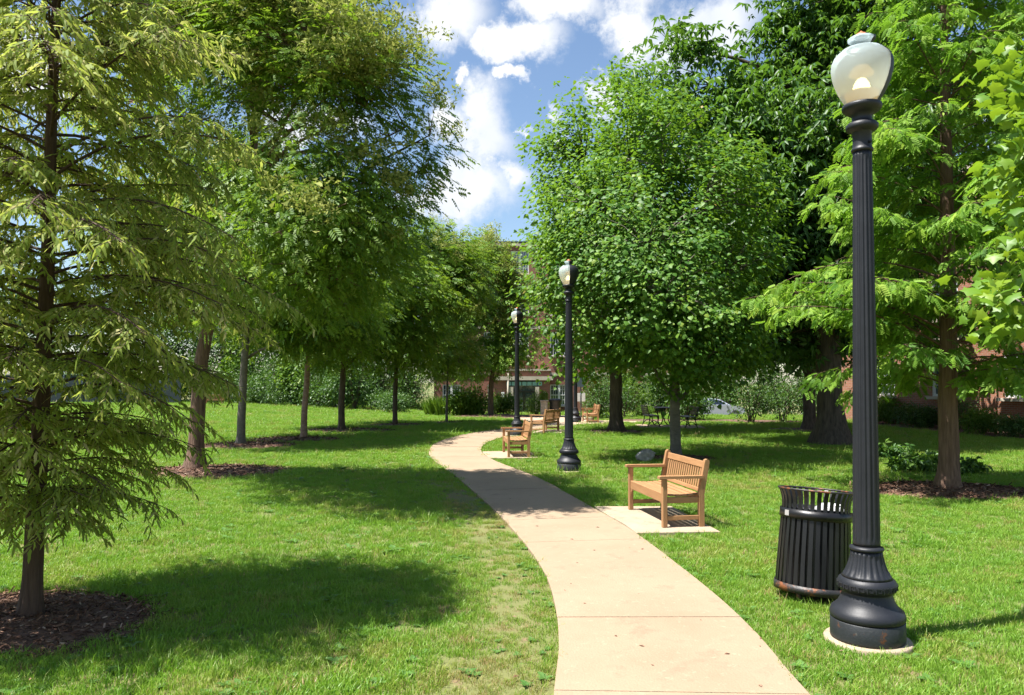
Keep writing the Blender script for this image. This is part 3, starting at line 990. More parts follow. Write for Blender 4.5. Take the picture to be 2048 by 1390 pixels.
# ------------------------------------------------------------------ trees
def trunk_mesh(mb, pts, r0, r1, n=12, flare=1.6, root=None, wob=0.06, fl_h=.35):
    """trunk with root flare; pts from the ground up"""
    pl = resample(spline(pts, 6), 16)
    H = sum((b - a).length for a, b in zip(pl, pl[1:]))
    vs, fs = [], []; acc_h = 0
    lev = []
    zs = []
    for i, p in enumerate(pl):
        if i: acc_h += (p - pl[i - 1]).length
        lev.append((p, acc_h))
    first = pl[0]; up = (pl[1] - pl[0]).normalized()
    extra = [(first + up * h, h) for h in (0, fl_h * .15, fl_h * .35, fl_h * .6, fl_h)]
    lev = extra + [l for l in lev if l[1] > fl_h * 1.15]
    for (p, h) in lev:
        t = h / H
        r = r0 + (r1 - r0) * t
        fl = max(0, 1 - h / fl_h)
        for k in range(n):
            a = 2 * math.pi * k / n
            rr = r * (1 + (flare - 1) * fl ** 1.8 * (1 + .35 * math.sin(5 * a + 1.3)) + wob * math.sin(3 * a + 4 * h) + wob * .7 * math.sin(7 * a - 3 * h))
            vs.append((p.x + rr * math.cos(a), p.y + rr * math.sin(a), p.z - (.06 if h == 0 else 0)))
    for i in range(len(lev) - 1):
        for k in range(n):
            fs.append((i * n + k, i * n + (k + 1) % n, (i + 1) * n + (k + 1) % n, (i + 1) * n + k))
    fs.append(tuple((len(lev) - 1) * n + k for k in range(n)))
    mb.add(vs, fs, True)
    return pl


def sample_lobes(lobes, n, shell=.45):
    vol = np.array([l[3] * l[4] * l[5] for l in lobes]); pr = vol ** .72; pr = pr / pr.sum()
    idx = rng.choice(len(lobes), n, p=pr)
    d = norm(rng.normal(0, 1, (n, 3)))
    r = rng.uniform(0, 1, n) ** shell
    Lb = np.array(lobes)[idx]
    return Lb[:, :3] + d * r[:, None] * Lb[:, 3:], idx, d


def broadleaf(name, label, base, trunk_pts, r0, r1, lobes, n_cl, per, cl_r, template, size, leaf_mat, bark, flower=0, droop=.5, group=None,
              flare=1.6, extra_trunks=(), up_bias=.9, shell=.45, limb_r=.5, thin=1.0, flower_tpl=None, void=1.5, voidt=.62, fl_h=.35, flo_size=1.0):
    """all points relative to base; lobes = ellipsoids (x,y,z,rx,ry,rz)"""
    t = thing(name, label, 'tree', base, group=group)
    tb = MB()
    pl = trunk_mesh(tb, [Vector(p) for p in trunk_pts], r0, r1, flare=flare, fl_h=fl_h)
    for (pts, ra, rb) in extra_trunks: tb.tube([Vector(p) for p in pts], list(np.linspace(ra, rb, len(pts))), 8)
    tb.build('trunk', bark, t, recalc=False)
    br = MB(); nodes = [p for p in pl[5:]]; nr = [r0 + (r1 - r0) * (i + 5) / 15 for i in range(len(nodes))]
    for l in lobes:
        c = Vector(l[:3])
        cand = [(abs(p.z - (c.z - .55 * math.hypot(c.x - p.x, c.y - p.y))) , p, r) for p, r in zip(pl[6:], [r0 + (r1 - r0) * (i + 6) / 15 for i in range(len(pl) - 6)])]
        _, p0, rr = min(cand, key=lambda q: q[0])
        m1 = p0.lerp(c, .5) + Vector((random.uniform(-.1, .1), random.uniform(-.1, .1), .10)) * (c - p0).length
        lp = spline([p0, m1, c], 5)
        ra = min(rr * limb_r, .02 + .028 * (c - p0).length)
        br.tube(lp, list(np.linspace(ra, ra * .15, len(lp))), 6, cap=False)
        nodes += lp[2:]
    C, idx, dd = sample_lobes(lobes, n_cl, shell)
    pocket = wav(C[:, 0] + .7 * C[:, 2], C[:, 1] - .6 * C[:, 2], void, 71 + len(lobes)) < voidt
    C = C[pocket]; n_cl = len(C)
    N = np.array([(p.x, p.y, p.z) for p in nodes])
    for c in C[::max(1, int(n_cl / 900))]:
        dist = np.linalg.norm(N - c, axis=1) + 1.2 * np.clip(N[:, 2] - c[2], 0, 9)
        p0 = Vector(N[np.argmin(dist)]); c_ = Vector(c)
        if (c_ - p0).length < .2: continue
        m1 = p0.lerp(c_, .55) + Vector((0, 0, .08 * (c_ - p0).length))
        q = min(.035, .010 + .008 * (c_ - p0).length)
        br.tube([p0, m1, c_], [q, q * .6, q * .2], 4, cap=False)
    if br.v: br.build('branches', bark, t, recalc=False)
    # leaves
    n = int(n_cl * per)
    pw = rng.uniform(.3, 1.7, n_cl); ci = rng.choice(n_cl, n, p=pw / pw.sum())
    off = rng.normal(0, 1, (n, 3)) * np.array([1, 1, .62])
    off = off / np.maximum(1, np.linalg.norm(off, axis=1, keepdims=True) / 1.9)
    crad = cl_r * rng.uniform(.55, 1.45, n_cl)
    pos = C[ci] + off * crad[ci][:, None]
    cen = np.array(lobes)[:, :3].mean(0)
    out = norm(C[ci] - cen)
    d = norm(off + out * .9 + rng.normal(0, .5, (n, 3))); d[:, 2] = d[:, 2] * .5 - droop * rng.uniform(.2, 1.2, n)
    up = rng.normal(0, .42, (n, 3)) + out * .45; up[:, 2] += up_bias
    cv = rng.uniform(-.16, .16, n_cl)
    var = np.clip(rng.normal(.42, .25, n) + cv[ci], 0, .93) + (rng.uniform(0, 1, n) > .992) * .3
    acc = TriAcc(); acc.scatter(template, pos, d, up, size * rng.uniform(.5, 1.4, n), var)
    cr = link(bpy.data.objects.new('crown', acc.mesh('crown', leaf_mat)), t); tag(cr, kind='stuff')
    if flower:
        # flower panicles stand on the outer, upper side of the clumps
        w = np.clip(norm(C - cen)[:, 2] + .75, .06, 2); w = w / w.sum()
        cc = rng.choice(n_cl, max(4, int(flower / 9)), p=w)
        k = rng.choice(cc, flower)
        o3 = rng.normal(0, .7, (flower, 3)); o3[:, 2] = np.abs(o3[:, 2]) * .7 + .35
        ps = C[k] + o3 * crad[k][:, None] + norm(C[k] - cen) * crad[k][:, None] * .6
        dr = rng.normal(0, .5, (flower, 3)); dr[:, 2] += 1.0
        acc2 = TriAcc(); acc2.scatter(flower_tpl or t_flower(), ps, dr, rng.normal(0, 1, (flower, 3)), flo_size * rng.uniform(.8, 1.9, flower), rng.uniform(0, 1, flower))
        fo = link(bpy.data.objects.new('flowers', acc2.mesh('flowers', M['flo'])), t); tag(fo, kind='stuff')
    return t


def conifer(name, label, base, lean, H, r0, prof, zmin, nbr, rise, droop, frond, fsize, leaf_mat, bark, twig_gap=.13, twig_len=.42, fr_gap=.045,
            group=None, flare=1.5, hang=.55, bias=None, tan=.95, fl_h=.35):
    t = thing(name, label, 'tree', base, group=group)
    tb = MB()
    top = Vector((lean[0] * H, lean[1] * H, H))
    pl = trunk_mesh(tb, [Vector((0, 0, 0)), top * .33 + Vector((.02, .0, 0)), top * .66, top], r0, .015, flare=flare, wob=.05, fl_h=fl_h)
    tb.build('trunk', bark, t, recalc=False)
    br = MB(); FP, FD = [], []
    for i in range(nbr):
        f = (i + random.random()) / nbr
        z = zmin + (H - zmin - .15) * f ** 1.12
        az = 2.39996 * i + random.uniform(-.35, .35)
        L = prof(z) * random.uniform(.70, 1.12)
        if L < .08: continue
        p0 = Vector((lean[0] * z, lean[1] * z, z))
        h = Vector((math.cos(az), math.sin(az), 0)); side = Vector((-math.sin(az), math.cos(az), 0))
        rs = rise * random.uniform(.5, 1.4) * (1.0 + .6 * f); dr = droop * random.uniform(.6, 1.35)
        bend = random.uniform(-.12, .12)
        def at(q): return p0 + h * (L * q) + side * (bend * L * q * q) + Vector((0, 0, L * (rs * q - dr * q * q)))
        pts = [at(q / 7) for q in range(8)]
        rr = .005 + .006 * L
        br.tube(pts, list(np.linspace(rr, .003, 8)), 5, cap=False)
        nt = max(3, int(L * .85 / twig_gap))
        for j in range(nt):
            q = .16 + .84 * (j + random.random() * .8) / nt
            if q > 1: continue
            a = at(q); ta = (at(min(q + .03, 1.02)) - at(q - .03)).normalized()
            sg = 1 if j % 2 else -1
            l = (twig_len * (1.05 - .65 * q) * min(1.15, .45 + .5 * L)) * random.uniform(.6, 1.25)
            ang = random.uniform(.6, 1.15)
            td = (ta * math.cos(ang) + side * sg * math.sin(ang) + Vector((0, 0, random.uniform(-.35, .15)))).normalized()
            def tw(w): return a + td * (l * w) + Vector((0, 0, -hang * l * w * w))
            br.tube([tw(0), tw(.5), tw(1)], [.0035, .0025, .0012], 3, cap=False)
            m = max(3, int(l / fr_gap))
            for k in range(m):
                w = .12 + .9 * (k + random.random()) / m
                s2 = 1 if k % 2 else -1
                tg = (tw(w + .05) - tw(w - .05)).normalized()
                sd = tg.cross(Vector((0, 0, 1)))
                if sd.length < 1e-3: sd = side
                sd.normalize()
                dd = tg * .75 + sd * s2 * random.uniform(.2, 1.2) + Vector((0, 0, random.gauss(-hang * .8, .4)))
                FP.append(tuple(tw(w))); FD.append(tuple(dd))
        FP.append(tuple(at(1))); FD.append(tuple(at(1) - at(.9)))
    br.build('branches', bark, t, recalc=False)
    FP = np.array(FP); FD = np.array(FD); n = len(FP)
    up = rng.normal(0, .45, (n, 3)); up[:, 2] += 1
    var = np.clip(rng.normal(.42, .19, n) + .18 * wav(FP[:, 0] + FP[:, 2], FP[:, 1] - FP[:, 2], 1.0, 91), 0, .92) + (rng.uniform(0, 1, n) > tan) * rng.uniform(.1, .5, n)
    acc = TriAcc(); acc.scatter(frond, FP, FD, up, fsize * rng.uniform(.65, 1.3, n), var)
    c = link(bpy.data.objects.new('crown', acc.mesh('crown', leaf_mat)), t); tag(c, kind='stuff')
    print('TREE', name, n, 'fronds')
    return t


def interp(zs, rs): return lambda z: float(np.interp(z, zs, rs))


MAPLE, MAPLE_S, OVAL = t_maple(True), t_maple(False), t_oval(1, .5)
MAPLE_T = tpl([(.4, 0, .05), (0, 0, 0), (.12, .5, -.06), (.48, .42, -.06), (1, 0, -.1), (.48, -.42, -.06), (.12, -.5, -.06)], [(0, 1 + i, 1 + (i + 1) % 6) for i in range(6)])
PIN = t_pinnate(4, .20, .085, .045)
PIN_S = t_pinnate(3, .22, .115, .06)
WH = t_whorl(6, .17, .060)

# --- near young cypress at the left
b = G(60, 1243)
mulch(b.x - .25, b.y - .05, 1.28, .85, 5200, .06, 3, .045)
conifer('cypress_tree', 'young feathery olive-green cypress in the mulch bed with drooping branches over the lawn', (b.x, b.y, 0), (.022, .01), 6.7, .074,
        interp([.8, 1.2, 1.7, 2.4, 3.0, 3.8, 4.8, 5.8, 6.7], [.75, 1.10, 1.35, 1.66, 1.72, 1.50, 1.10, .65, .05]), .80, 180, .34, .40,
        t_feather(.066, .0072, .25), 1.15, M['cyp'], M['bark_dk'], twig_gap=.050, twig_len=.52, fr_gap=.0168, hang=.42, tan=.72)

# --- right-hand bright redwood
b = G(1897, 984)
mulch(b.x - .05, b.y + .1, 1.55, 1.05, 2600, .09, 5, .07)
conifer('redwood_tree', 'bright green dawn redwood with reddish trunk in a mulch ring on the lawn', (b.x, b.y, 0), (.004, 0), 11.5, .165,
        interp([1.5, 2.1, 2.7, 3.6, 5.0, 6.5, 8.5, 11.5], [1.1, 2.6, 3.0, 2.5, 2.0, 1.6, 1.1, .1]), 1.7, 135, .58, .44,
        t_pinnate(6, .21, .085, .03, True, .35), .92, M['rdw'], M['bark_red'], twig_gap=.125, twig_len=.68, fr_gap=.058, hang=.35, flare=1.55, fl_h=.5)


# --- pagoda trees along the left lawn
def rel(base, u, v, depth):
    p = P(u, v, depth); return (p.x - base.x, p.y - base.y, p.z - base.z)


b = G(390, 942)
mulch(b.x + .45, b.y - .15, 1.55, 1.2, 2200, .08, 8, .07)
lob = []
for (u, v, dep, r, rz) in ((560, 120, 14, 1.7, 1.15), (690, 120, 13, 1.35, 1.0), (420, 60, 14.5, 1.6, 1.15), (760, 150, 12.6, .8, .7), (790, 215, 12.8, .8, .6), (865, 255, 13.2, .75, .55), (835, 350, 13.4, .95, .75), (720, 400, 12.8, 1.35, 1.0),
                           (600, 480, 12.8, 1.5, 1.0), (430, 380, 14.5, 1.5, 1.1), (790, 460, 13.6, 1.0, .8), (570, -60, 13.5, 1.7, 1.1), (500, 560, 13.6, 1.35, .85), (320, 200, 15.5, 1.5, 1.2), (690, 560, 13.4, 1.2, .7), (480, -90, 14.5, 1.8, 1.1), (300, 450, 16, 1.4, 1.0), (560, 330, 12.8, 1.0, .7), (915, 270, 13.2, .45, .4), (905, 340, 13.4, .5, .4)):
    if u > 660: u -= 55
    r *= .90; rz *= .92
    p = P(u, v, dep - 1.9); lob.append((p.x - b.x, p.y - b.y, p.z - b.z, r, r, rz))
broadleaf('pagoda_tree', 'tallest pagoda tree with thick flared trunk, arching limbs and cream flower clusters', b,
          [(0, 0, 0), (.06, 0, 1.5), (.18, -.05, 2.6), rel(b, 440, 560, 15.2), rel(b, 500, 345, 14.8), rel(b, 520, 120, 14.4)], .165, .06, lob, 780, 27, .32, PIN, .80, M['pag'], M['bark_red'],
          flower=2900, group='pagoda trees in a row along the lawn', flare=1.7, fl_h=.6, void=1.1, voidt=.42, flo_size=1.2,
          extra_trunks=[([rel(b, 500, 350, 14.8), rel(b, 514, 310, 14.6), rel(b, 560, 268, 14.2), rel(b, 612, 250, 13.8)], .06, .03),
                        ([rel(b, 503, 350, 14.7), rel(b, 560, 312, 14.3), rel(b, 620, 302, 13.8), rel(b, 672, 310, 13.4), rel(b, 760, 330, 13.2)], .052, .022),
                        ([rel(b, 480, 420, 14.9), rel(b, 590, 348, 13.8), rel(b, 680, 316, 13), rel(b, 730, 290, 12.6)], .05, .02)])

b = G(481, 892)
mulch(b.x + .2, b.y, 1.6, 1.25, 1400, .08, 2, .08)
broadleaf('pagoda_tree', 'pagoda tree with smooth grey lower trunk next to the peeling-bark tree', b,
          [(0, 0, 0), (.05, 0, 1.6), (.12, 0, 3.0), (.2, .1, 6.0)], .125, .06,
          [(.2, 0, 6.6, 2.0, 2.0, 1.5), (1.7, -.4, 5.4, 1.7, 1.7, 1.2), (-1.6, .2, 5.4, 1.7, 1.7, 1.2), (.2, -1.5, 4.8, 1.6, 1.4, 1.0), (.4, 1.3, 5.2, 1.6, 1.4, 1.0), (2.2, .2, 4.1, 1.2, 1.2, .7), (.2, 0, 8.0, 1.3, 1.3, .9)],
          360, 24, .42, PIN_S, 1.0, M['pag'], M['bark_grey'], flower=360, group='pagoda trees in a row along the lawn',
          extra_trunks=[([rel(b, 487, 720, 21.8), rel(b, 520, 700, 21.6), rel(b, 570, 680, 21.3)], .05, .02)])

b = G(607, 879)
mulch(b.x - .2, b.y - .1, 1.6, 1.0, 900, .07, 4, .09)
broadleaf('pagoda_tree', 'pagoda tree with peeling pinkish bark in a mulch ring on the lawn', b, [(0, 0, 0), (.03, 0, 1.0), (.10, 0, 2.0), (.15, 0, 4.0)], .11, .06,
          [(.2, 0, 4.3, 1.9, 1.9, 1.4), (1.5, -.3, 3.9, 1.5, 1.5, 1.1), (-1.4, .2, 3.8, 1.5, 1.5, 1.1), (.1, -1.2, 3.4, 1.4, 1.3, .9), (.3, .2, 5.6, 1.7, 1.7, 1.2)],
          260, 26, .38, PIN_S, 1.0, M['pag'], M['bark_peel'], flower=200, group='pagoda trees in a row along the lawn', flare=1.35)
b = G(683, 861)
mulch(b.x + .2, b.y - .1, 2.0, 1.3, 800, .07, 9, .1)
broadleaf('pagoda_tree', 'dense dark pagoda tree with straight grey trunk beside the peeling-bark tree', b, [(0, 0, 0), (.0, 0, 1.2), (.05, 0, 2.4), (.1, 0, 5.5)], .135, .06,
          [(.1, 0, 5.6, 2.4, 2.4, 2.0), (2.2, -.3, 5.2, 1.9, 1.9, 1.5), (-1.9, .2, 5.0, 1.9, 1.8, 1.5), (.6, -1.6, 4.0, 1.8, 1.5, 1.2), (.3, .2, 7.6, 2.0, 2.0, 1.4), (2.6, -.2, 3.6, 1.5, 1.4, .8), (-.4, -.6, 3.0, 1.5, 1.3, .7)],
          440, 26, .44, PIN_S, 1.1, M['pag'], M['bark'], flower=360, group='pagoda trees in a row along the lawn', flare=1.35)
b = G(790, 850.5)
mulch(b.x + .1, b.y, 1.35, 1.2, 300, .06, 6, .1)
broadleaf('pagoda_tree', 'pagoda tree whose low crown reaches out towards the path bend', b, [(0, 0, 0), (.0, 0, 1.2), (.05, 0, 2.6), (.3, 0, 6.0)], .11, .06,
          [(.4, 0, 5.6, 2.3, 2.3, 1.8), (2.3, -.2, 6.1, 1.9, 1.9, 1.5), (2.9, .1, 5.7, .9, 1.0, .7), (-1.7, .1, 5.0, 1.8, 1.8, 1.4), (1.0, -1.4, 4.3, 1.7, 1.5, 1.1), (.6, .2, 7.3, 1.8, 1.8, 1.2), (2.5, 0, 7.0, 1.2, 1.2, .9), (1.6, 0, 7.8, 1.5, 1.5, .9), (-.2, -.8, 3.1, 1.5, 1.3, .8), (.8, 0, 3.6, 1.2, 1.2, .8)],
          480, 26, .44, PIN_S, 1.15, M['pag'], M['bark'], flower=420, group='pagoda trees in a row along the lawn', flare=1.35)
b = G(893, 846)
mulch(b.x + .1, b.y, .8, .8, 120, .05, 7, .1)
broadleaf('pagoda_tree', 'slender young pagoda tree with thin trunk near the tall grasses', b, [(0, 0, 0), (.02, 0, 1.2), (.05, 0, 2.4), (.1, 0, 3.8)], .06, .03,
          [(.0, 0, 3.3, 1.1, 1.1, .9), (-.5, .1, 2.4, 1.0, .9, .6), (.5, -.1, 2.7, .9, .9, .6), (.1, 0, 4.3, .9, .9, .8)],
          95, 16, .34, PIN_S, 1.0, M['pag'], M['bark_grey'], flower=120, group='pagoda trees in a row along the lawn', flare=1.3)

# --- lime flowering tree in front of the building
b = G(981, 833)
mulch(b.x + .4, b.y - .4, 2.4, 1.6, 300, .12, 12, .1)
lob = []
for (u, v, r, rz) in ((960, 620, 1.5, 1.2), (1000, 560, 1.3, 1.1), (925, 640, 1.0, .9), (1010, 650, 1.2, .8), (975, 690, 1.3, .6), (905, 690, 1.1, .6), (900, 610, .9, .7), (950, 560, 1.0, .8), (1030, 600, .9, .8), (1040, 700, .9, .6), (1010, 720, 1.0, .6), (940, 730, 1.2, .6), (985, 510, .9, .8), (880, 730, 1.0, .5)):
    p = P(u, v, b.y + random.uniform(-1, .6)); lob.append((p.x - b.x, p.y - b.y, p.z - b.z, r, r, rz))
broadleaf('flowering_tree', 'lime-yellow flowering tree in front of the brick building entrance', b, [(0, 0, 0), (.02, 0, 1.0), (.05, 0, 2.0), (.3, 0, 3.4), (.3, 0, 6.2)], .16, .05,
          lob, 420, 26, .36, PIN_S, 1.05, M['lime'], M['bark'], flower=900, flare=1.3, flo_size=1.8,
          extra_trunks=[([(.05, 0, 1.75), (.6, 0, 2.6), (1.2, 0, 3.0)], .08, .03)])

# --- maples to the right of the path
b = G(1352, 918)
mulch(b.x + .1, b.y, .9, .7, 700, .07, 13, .06)
lob = []
for (u, v, dd, r, rz) in ((1310, 330, 0, 1.9, 1.5), (1290, 240, .2, 1.2, .85), (1400, 420, -.5, 1.9, 1.5), (1210, 430, 0, 1.7, 1.5), (1300, 500, -1.6, 1.8, 1.4), (1180, 560, -.2, 1.5, 1.2), (1450, 560, -.4, 1.5, 1.2),
                          (1330, 600, -1.9, 1.8, 1.1), (1200, 660, -.8, 1.2, .8), (1480, 660, -.3, 1.2, .8), (1330, 680, -1.2, 1.5, .8), (1260, 700, .3, 1.4, .7), (1420, 700, .6, 1.6, .8), (1350, 450, 1.4, 2.2, 1.8), (1120, 480, .8, 1.1, 1.1), (1390, 740, -.6, 1.0, .45)):
    p = P(u, v, b.y + dd); lob.append((p.x - b.x, p.y - b.y, p.z - b.z, r, r, rz))
broadleaf('maple_tree', 'dense green maple with pale grey trunk beside the rock', b, [(0, 0, 0), (-.02, 0, .8), (-.02, 0, 1.7), (-.1, 0, 3.2), (-.3, 0, 6.0)], .135, .06, lob,
          660, 82, .32, MAPLE_T, .092, M['map'], M['bark_grey'], flare=1.35, droop=.9, shell=.38, voidt=.8,
          extra_trunks=[([(-.02, 0, 1.25), (.35, -.05, 1.7), (.8, -.1, 2.1)], .06, .03), ([(-.02, 0, 1.35), (-.3, -.05, 1.75), (-.6, -.1, 2.3)], .06, .03)])
b = G(1232, 864)
mulch(b.x, b.y, 1.2, 1.0, 300, .06, 15, .1)
lob = []
for (u, v, dd, r, rz) in ((1240, 300, 0, 3.0, 2.3), (1130, 330, 0, 2.0, 1.7), (1100, 440, 0, 1.6, 1.6), (1330, 260, 0, 2.6, 2.0), (1120, 560, -.5, 1.9, 1.6), (1230, 470, -1.5, 2.8, 2.0), (1150, 660, -.4, 2.0, 1.2), (1080, 640, 0, 1.1, 1.2), (1090, 735, .5, 1.4, .6), (1260, 640, -1, 2.4, 1.4), (1300, 170, 0, 1.7, 1.3), (1350, 500, .5, 2.6, 2.4), (1350, 680, .4, 2.4, 1.2), (1080, 400, .8, 1.0, .9)):
    p = P(u + (38 if u < 1160 else 0), v, b.y + dd); lob.append((p.x - b.x, p.y - b.y, p.z - b.z, r, r, rz))
broadleaf('maple_tree', 'larger maple with dark thick trunk on the lawn behind the bench with lamp', b, [(0, 0, 0), (.0, 0, 1.4), (.0, 0, 3.0), (.1, 0, 6.0), (.2, 0, 9.5)], .25, .10, lob,
          520, 58, .48, MAPLE_T, .14, M['map'], M['bark_oak'], voidt=.85, flare=1.5, droop=.8, shell=.38, fl_h=.6)

# --- the big oaks
b = G(1664, 889)
lob = []
for (u, v, dd, r, rz) in ((1345, 95, 0, 1.0, .75), (1420, 170, 0, 1.5, 1.1), (1590, 120, 0, 2.0, 1.4), (1660, 60, 0, 2.4, 1.6), (1780, 120, 0, 2.2, 1.6), (1600, 260, -1.5, 2.4, 1.5), (1480, 300, -.5, 1.7, 1.3), (1750, 300, -1, 2.2, 1.5),
                          (1560, 430, -1.6, 2.2, 1.4), (1680, 470, -1.8, 2.2, 1.4), (1620, 590, -1.2, 2.1, 1.2), (1520, 560, .5, 1.8, 1.4), (1780, 480, 0, 2.2, 1.8), (1860, 250, .8, 2.4, 1.8), (1960, 150, 1, 2.4, 1.8), (1900, 420, 1.2, 2.4, 1.6), (1640, -70, 0, 2.2, 1.5), (1760, -120, 0, 3.0, 1.8), (1650, 650, 1.5, 2.4, 1.0), (1560, 680, .8, 1.6, .7), (1650, 350, 2.4, 3.0, 2.6)):
    p = P(u, v, b.y + dd); lob.append((p.x - b.x, p.y - b.y, p.z - b.z, r, r, rz))
broadleaf('oak_tree', 'massive old oak with a broad furrowed flaring trunk and dark leaf whorls', b, [(0, 0, 0), (-.05, 0, 1.6), (-.1, 0, 3.5), (0, 0, 8.0), (.2, 0, 13.0)], .38, .15, lob,
          1050, 19, .46, WH, 1.25, M['oak'], M['bark_oak'], flare=1.7, droop=.35, shell=.40, up_bias=1.2, fl_h=1.2)
b = G(1619, 860)
mulch(b.x, b.y, 1.8, 1.4, 0, .05, 18)
lob = []
for (u, v, dd, r, rz) in ((1480, 500, 0, 3.0, 2.2), (1600, 400, 0, 3.4, 2.4), (1720, 540, 0, 3.0, 2.0), (1500, 650, 0, 2.4, 1.3), (1640, 640, 0, 2.8, 1.4), (1560, 250, 0, 2.8, 2.2), (1430, 600, .5, 2.2, 1.5), (1780, 650, .5, 2.4, 1.2)):
    p = P(u, v, b.y + dd); lob.append((p.x - b.x, p.y - b.y, p.z - b.z, r, r, rz))
broadleaf('oak_tree', 'shaded oak with a slimmer forked trunk behind the massive oak', b, [(0, 0, 0), (.0, 0, 1.4), (.1, 0, 2.6), (.2, 0, 6.0), (.0, 0, 9.0)], .24, .10, lob,
          520, 15, .62, WH, 1.6, M['oak'], M['bark'], flare=1.4, droop=.35, shell=.40, up_bias=1.2, fl_h=.6,
          extra_trunks=[([(.05, 0, 1.9), (-.5, 0, 3.0), (-1.2, 0, 4.4)], .12, .05), ([(.08, 0, 2.1), (.7, -.1, 2.9), (1.6, -.2, 3.8)], .10, .04)])

# --- young maple leaning in from the right, its nearest leaves one by one
base = Vector((6.9, 8.3, 0))
lob = []
for (u, v, dep, r, rz) in ((2075, 190, 7.8, .62, .42), (2040, 330, 7.8, .42, .30), (2080, 430, 7.7, .50, .35), (2050, 610, 7.6, .42, .26), (2110, 640, 7.7, .55, .35), (2160, 300, 8.2, .9, .9), (2230, 520, 8.5, 1.0, .9), (2180, 80, 8.2, .9, .6)):
    p = P(u, v, dep); lob.append((p.x - base.x, p.y - base.y, p.z - base.z, r, r, rz))
ym = broadleaf('maple_tree', 'yellow-green young maple reaching in beside the dawn redwood', base, [(0, 0, 0), (0, 0, 1.2), (-.05, 0, 2.6), (-.1, 0, 5.4)], .09, .03, lob,
               120, 20, .20, MAPLE, .13, M['ylm'], M['bark_grey'], droop=.9, shell=.5, up_bias=.8)
lf_me = None
for k in range(5):
    acc = TriAcc(); acc.scatter(MAPLE, np.zeros((1, 3)), np.array([[1., 0, 0]]), np.array([[0., 0, 1]]), .14, np.array([.15 + .18 * k]))
    m_ = acc.mesh('leaf', M['ylm'])
    for j in range(26):
        u, v = random.choice(((2035, 170), (2005, 330), (2020, 300), (2025, 420), (2000, 600), (2030, 640), (2020, 110), (1990, 640)))
        p = P(u + random.gauss(0, 22), v + random.gauss(0, 34), 7.35 + random.gauss(0, .12))
        o = place('leaf', m_, ym, p - base, (random.gauss(0, .5), random.uniform(.2, 1.1), random.uniform(-math.pi, math.pi)), (random.uniform(.8, 1.2),) * 3)


# ------------------------------------------------------------------ shrubs (shared meshes)
def bush_mesh(name, n, rx, rz, tplt, size, mat, seed, lobes=5):
    rs = np.random.default_rng(seed)
    acc = TriAcc()
    C = []
    for i in range(lobes):
        a = rs.uniform(0, 6.28); q = rs.uniform(.2, .6)
        C.append((math.cos(a) * rx * q, math.sin(a) * rx * q, rz * rs.uniform(.35, .75), rx * rs.uniform(.4, .62), rz * rs.uniform(.3, .5)))
    C.append((0, 0, rz * .5, rx * .65, rz * .5))
    C = np.array(C); k = rs.integers(0, len(C), n)
    d = norm(rs.normal(0, 1, (n, 3))); r = rs.uniform(0, 1, n) ** .35
    pos = C[k, :3] + d * r[:, None] * np.stack([C[k, 3], C[k, 3], C[k, 4]], 1) * (1 + .25 * np.sin(9 * d[:, 0:1] + 7 * d[:, 2:3]))
    pos[:, 2] = np.maximum(pos[:, 2], .03)
    dr = d + rs.normal(0, .5, (n, 3)); dr[:, 2] -= .25
    up = rs.normal(0, .5, (n, 3)) + d * .6; up[:, 2] += .8
    acc.scatter(tplt, pos, dr, up, size * rs.uniform(.6, 1.3, n), np.clip(rs.normal(.45, .22, n), 0, 1))
    return acc.mesh(name, mat)


def stems_mesh(n, rx, rz, seed, r=.018):
    rs = random.Random(seed); mb = MB()
    for i in range(n):
        a = rs.uniform(0, 6.28); q = rs.uniform(.25, .8) * rx
        mb.tube([(rs.uniform(-.08, .08), rs.uniform(-.08, .08), -.02), (math.cos(a) * q * .5, math.sin(a) * q * .5, rz * .45), (math.cos(a) * q, math.sin(a) * q, rz * .85)], [r, r * .7, r * .3], 5, cap=False)
    return mb.mesh('stems', M['bark'])


BM = {
    'round': (bush_mesh('foliage', 3600, 1.0, 1.3, OVAL, .10, M['bush'], 1), stems_mesh(7, 1, 1.3, 1)),
    'wide': (bush_mesh('foliage', 4200, 1.4, 1.3, OVAL, .12, M['bush'], 2, 8), stems_mesh(8, 1.3, 1.2, 2)),
    'bright': (bush_mesh('foliage', 3600, 1.1, 1.2, OVAL, .12, M['bushl'], 3, 6), stems_mesh(7, 1, 1.1, 3)),
    'dome': (bush_mesh('foliage', 3200, .9, 1.1, t_oval(1, .3), .09, M['bushl'], 4, 3), stems_mesh(5, .7, .9, 4)),
    'open': (bush_mesh('foliage', 1300, 1.1, 1.7, OVAL, .11, M['bush'], 5, 7), stems_mesh(9, 1.1, 1.8, 5, .024)),
    'tall': (bush_mesh('foliage', 5200, 1.7, 3.6, OVAL, .16, M['bush'], 6, 9), stems_mesh(9, 1.5, 3.2, 6, .05)),
    'tallb': (bush_mesh('foliage', 5200, 1.6, 3.2, MAPLE_S, .19, M['bushl'], 7, 9), stems_mesh(9, 1.4, 2.8, 7, .05)),
}


def shrub(kind, x, y, s, label, group=None, rz=None, sz=None):
    t = thing('shrub', label, 'shrub', (x, y, gzf(x, y)), group=group)
    f, st = BM[kind]
    rot = random.uniform(0, 6.28) if rz is None else rz
    sc = (s, s, sz or s)
    tag(place('foliage', f, t, rot=(0, 0, rot), scale=sc), kind='stuff')
    place('stems', st, t, rot=(0, 0, rot), scale=sc)
    RINGS.append((x, y, s * .7, s * .7))
    return t


def at_ground(u, v): p = G(u, v); return p.x, p.y


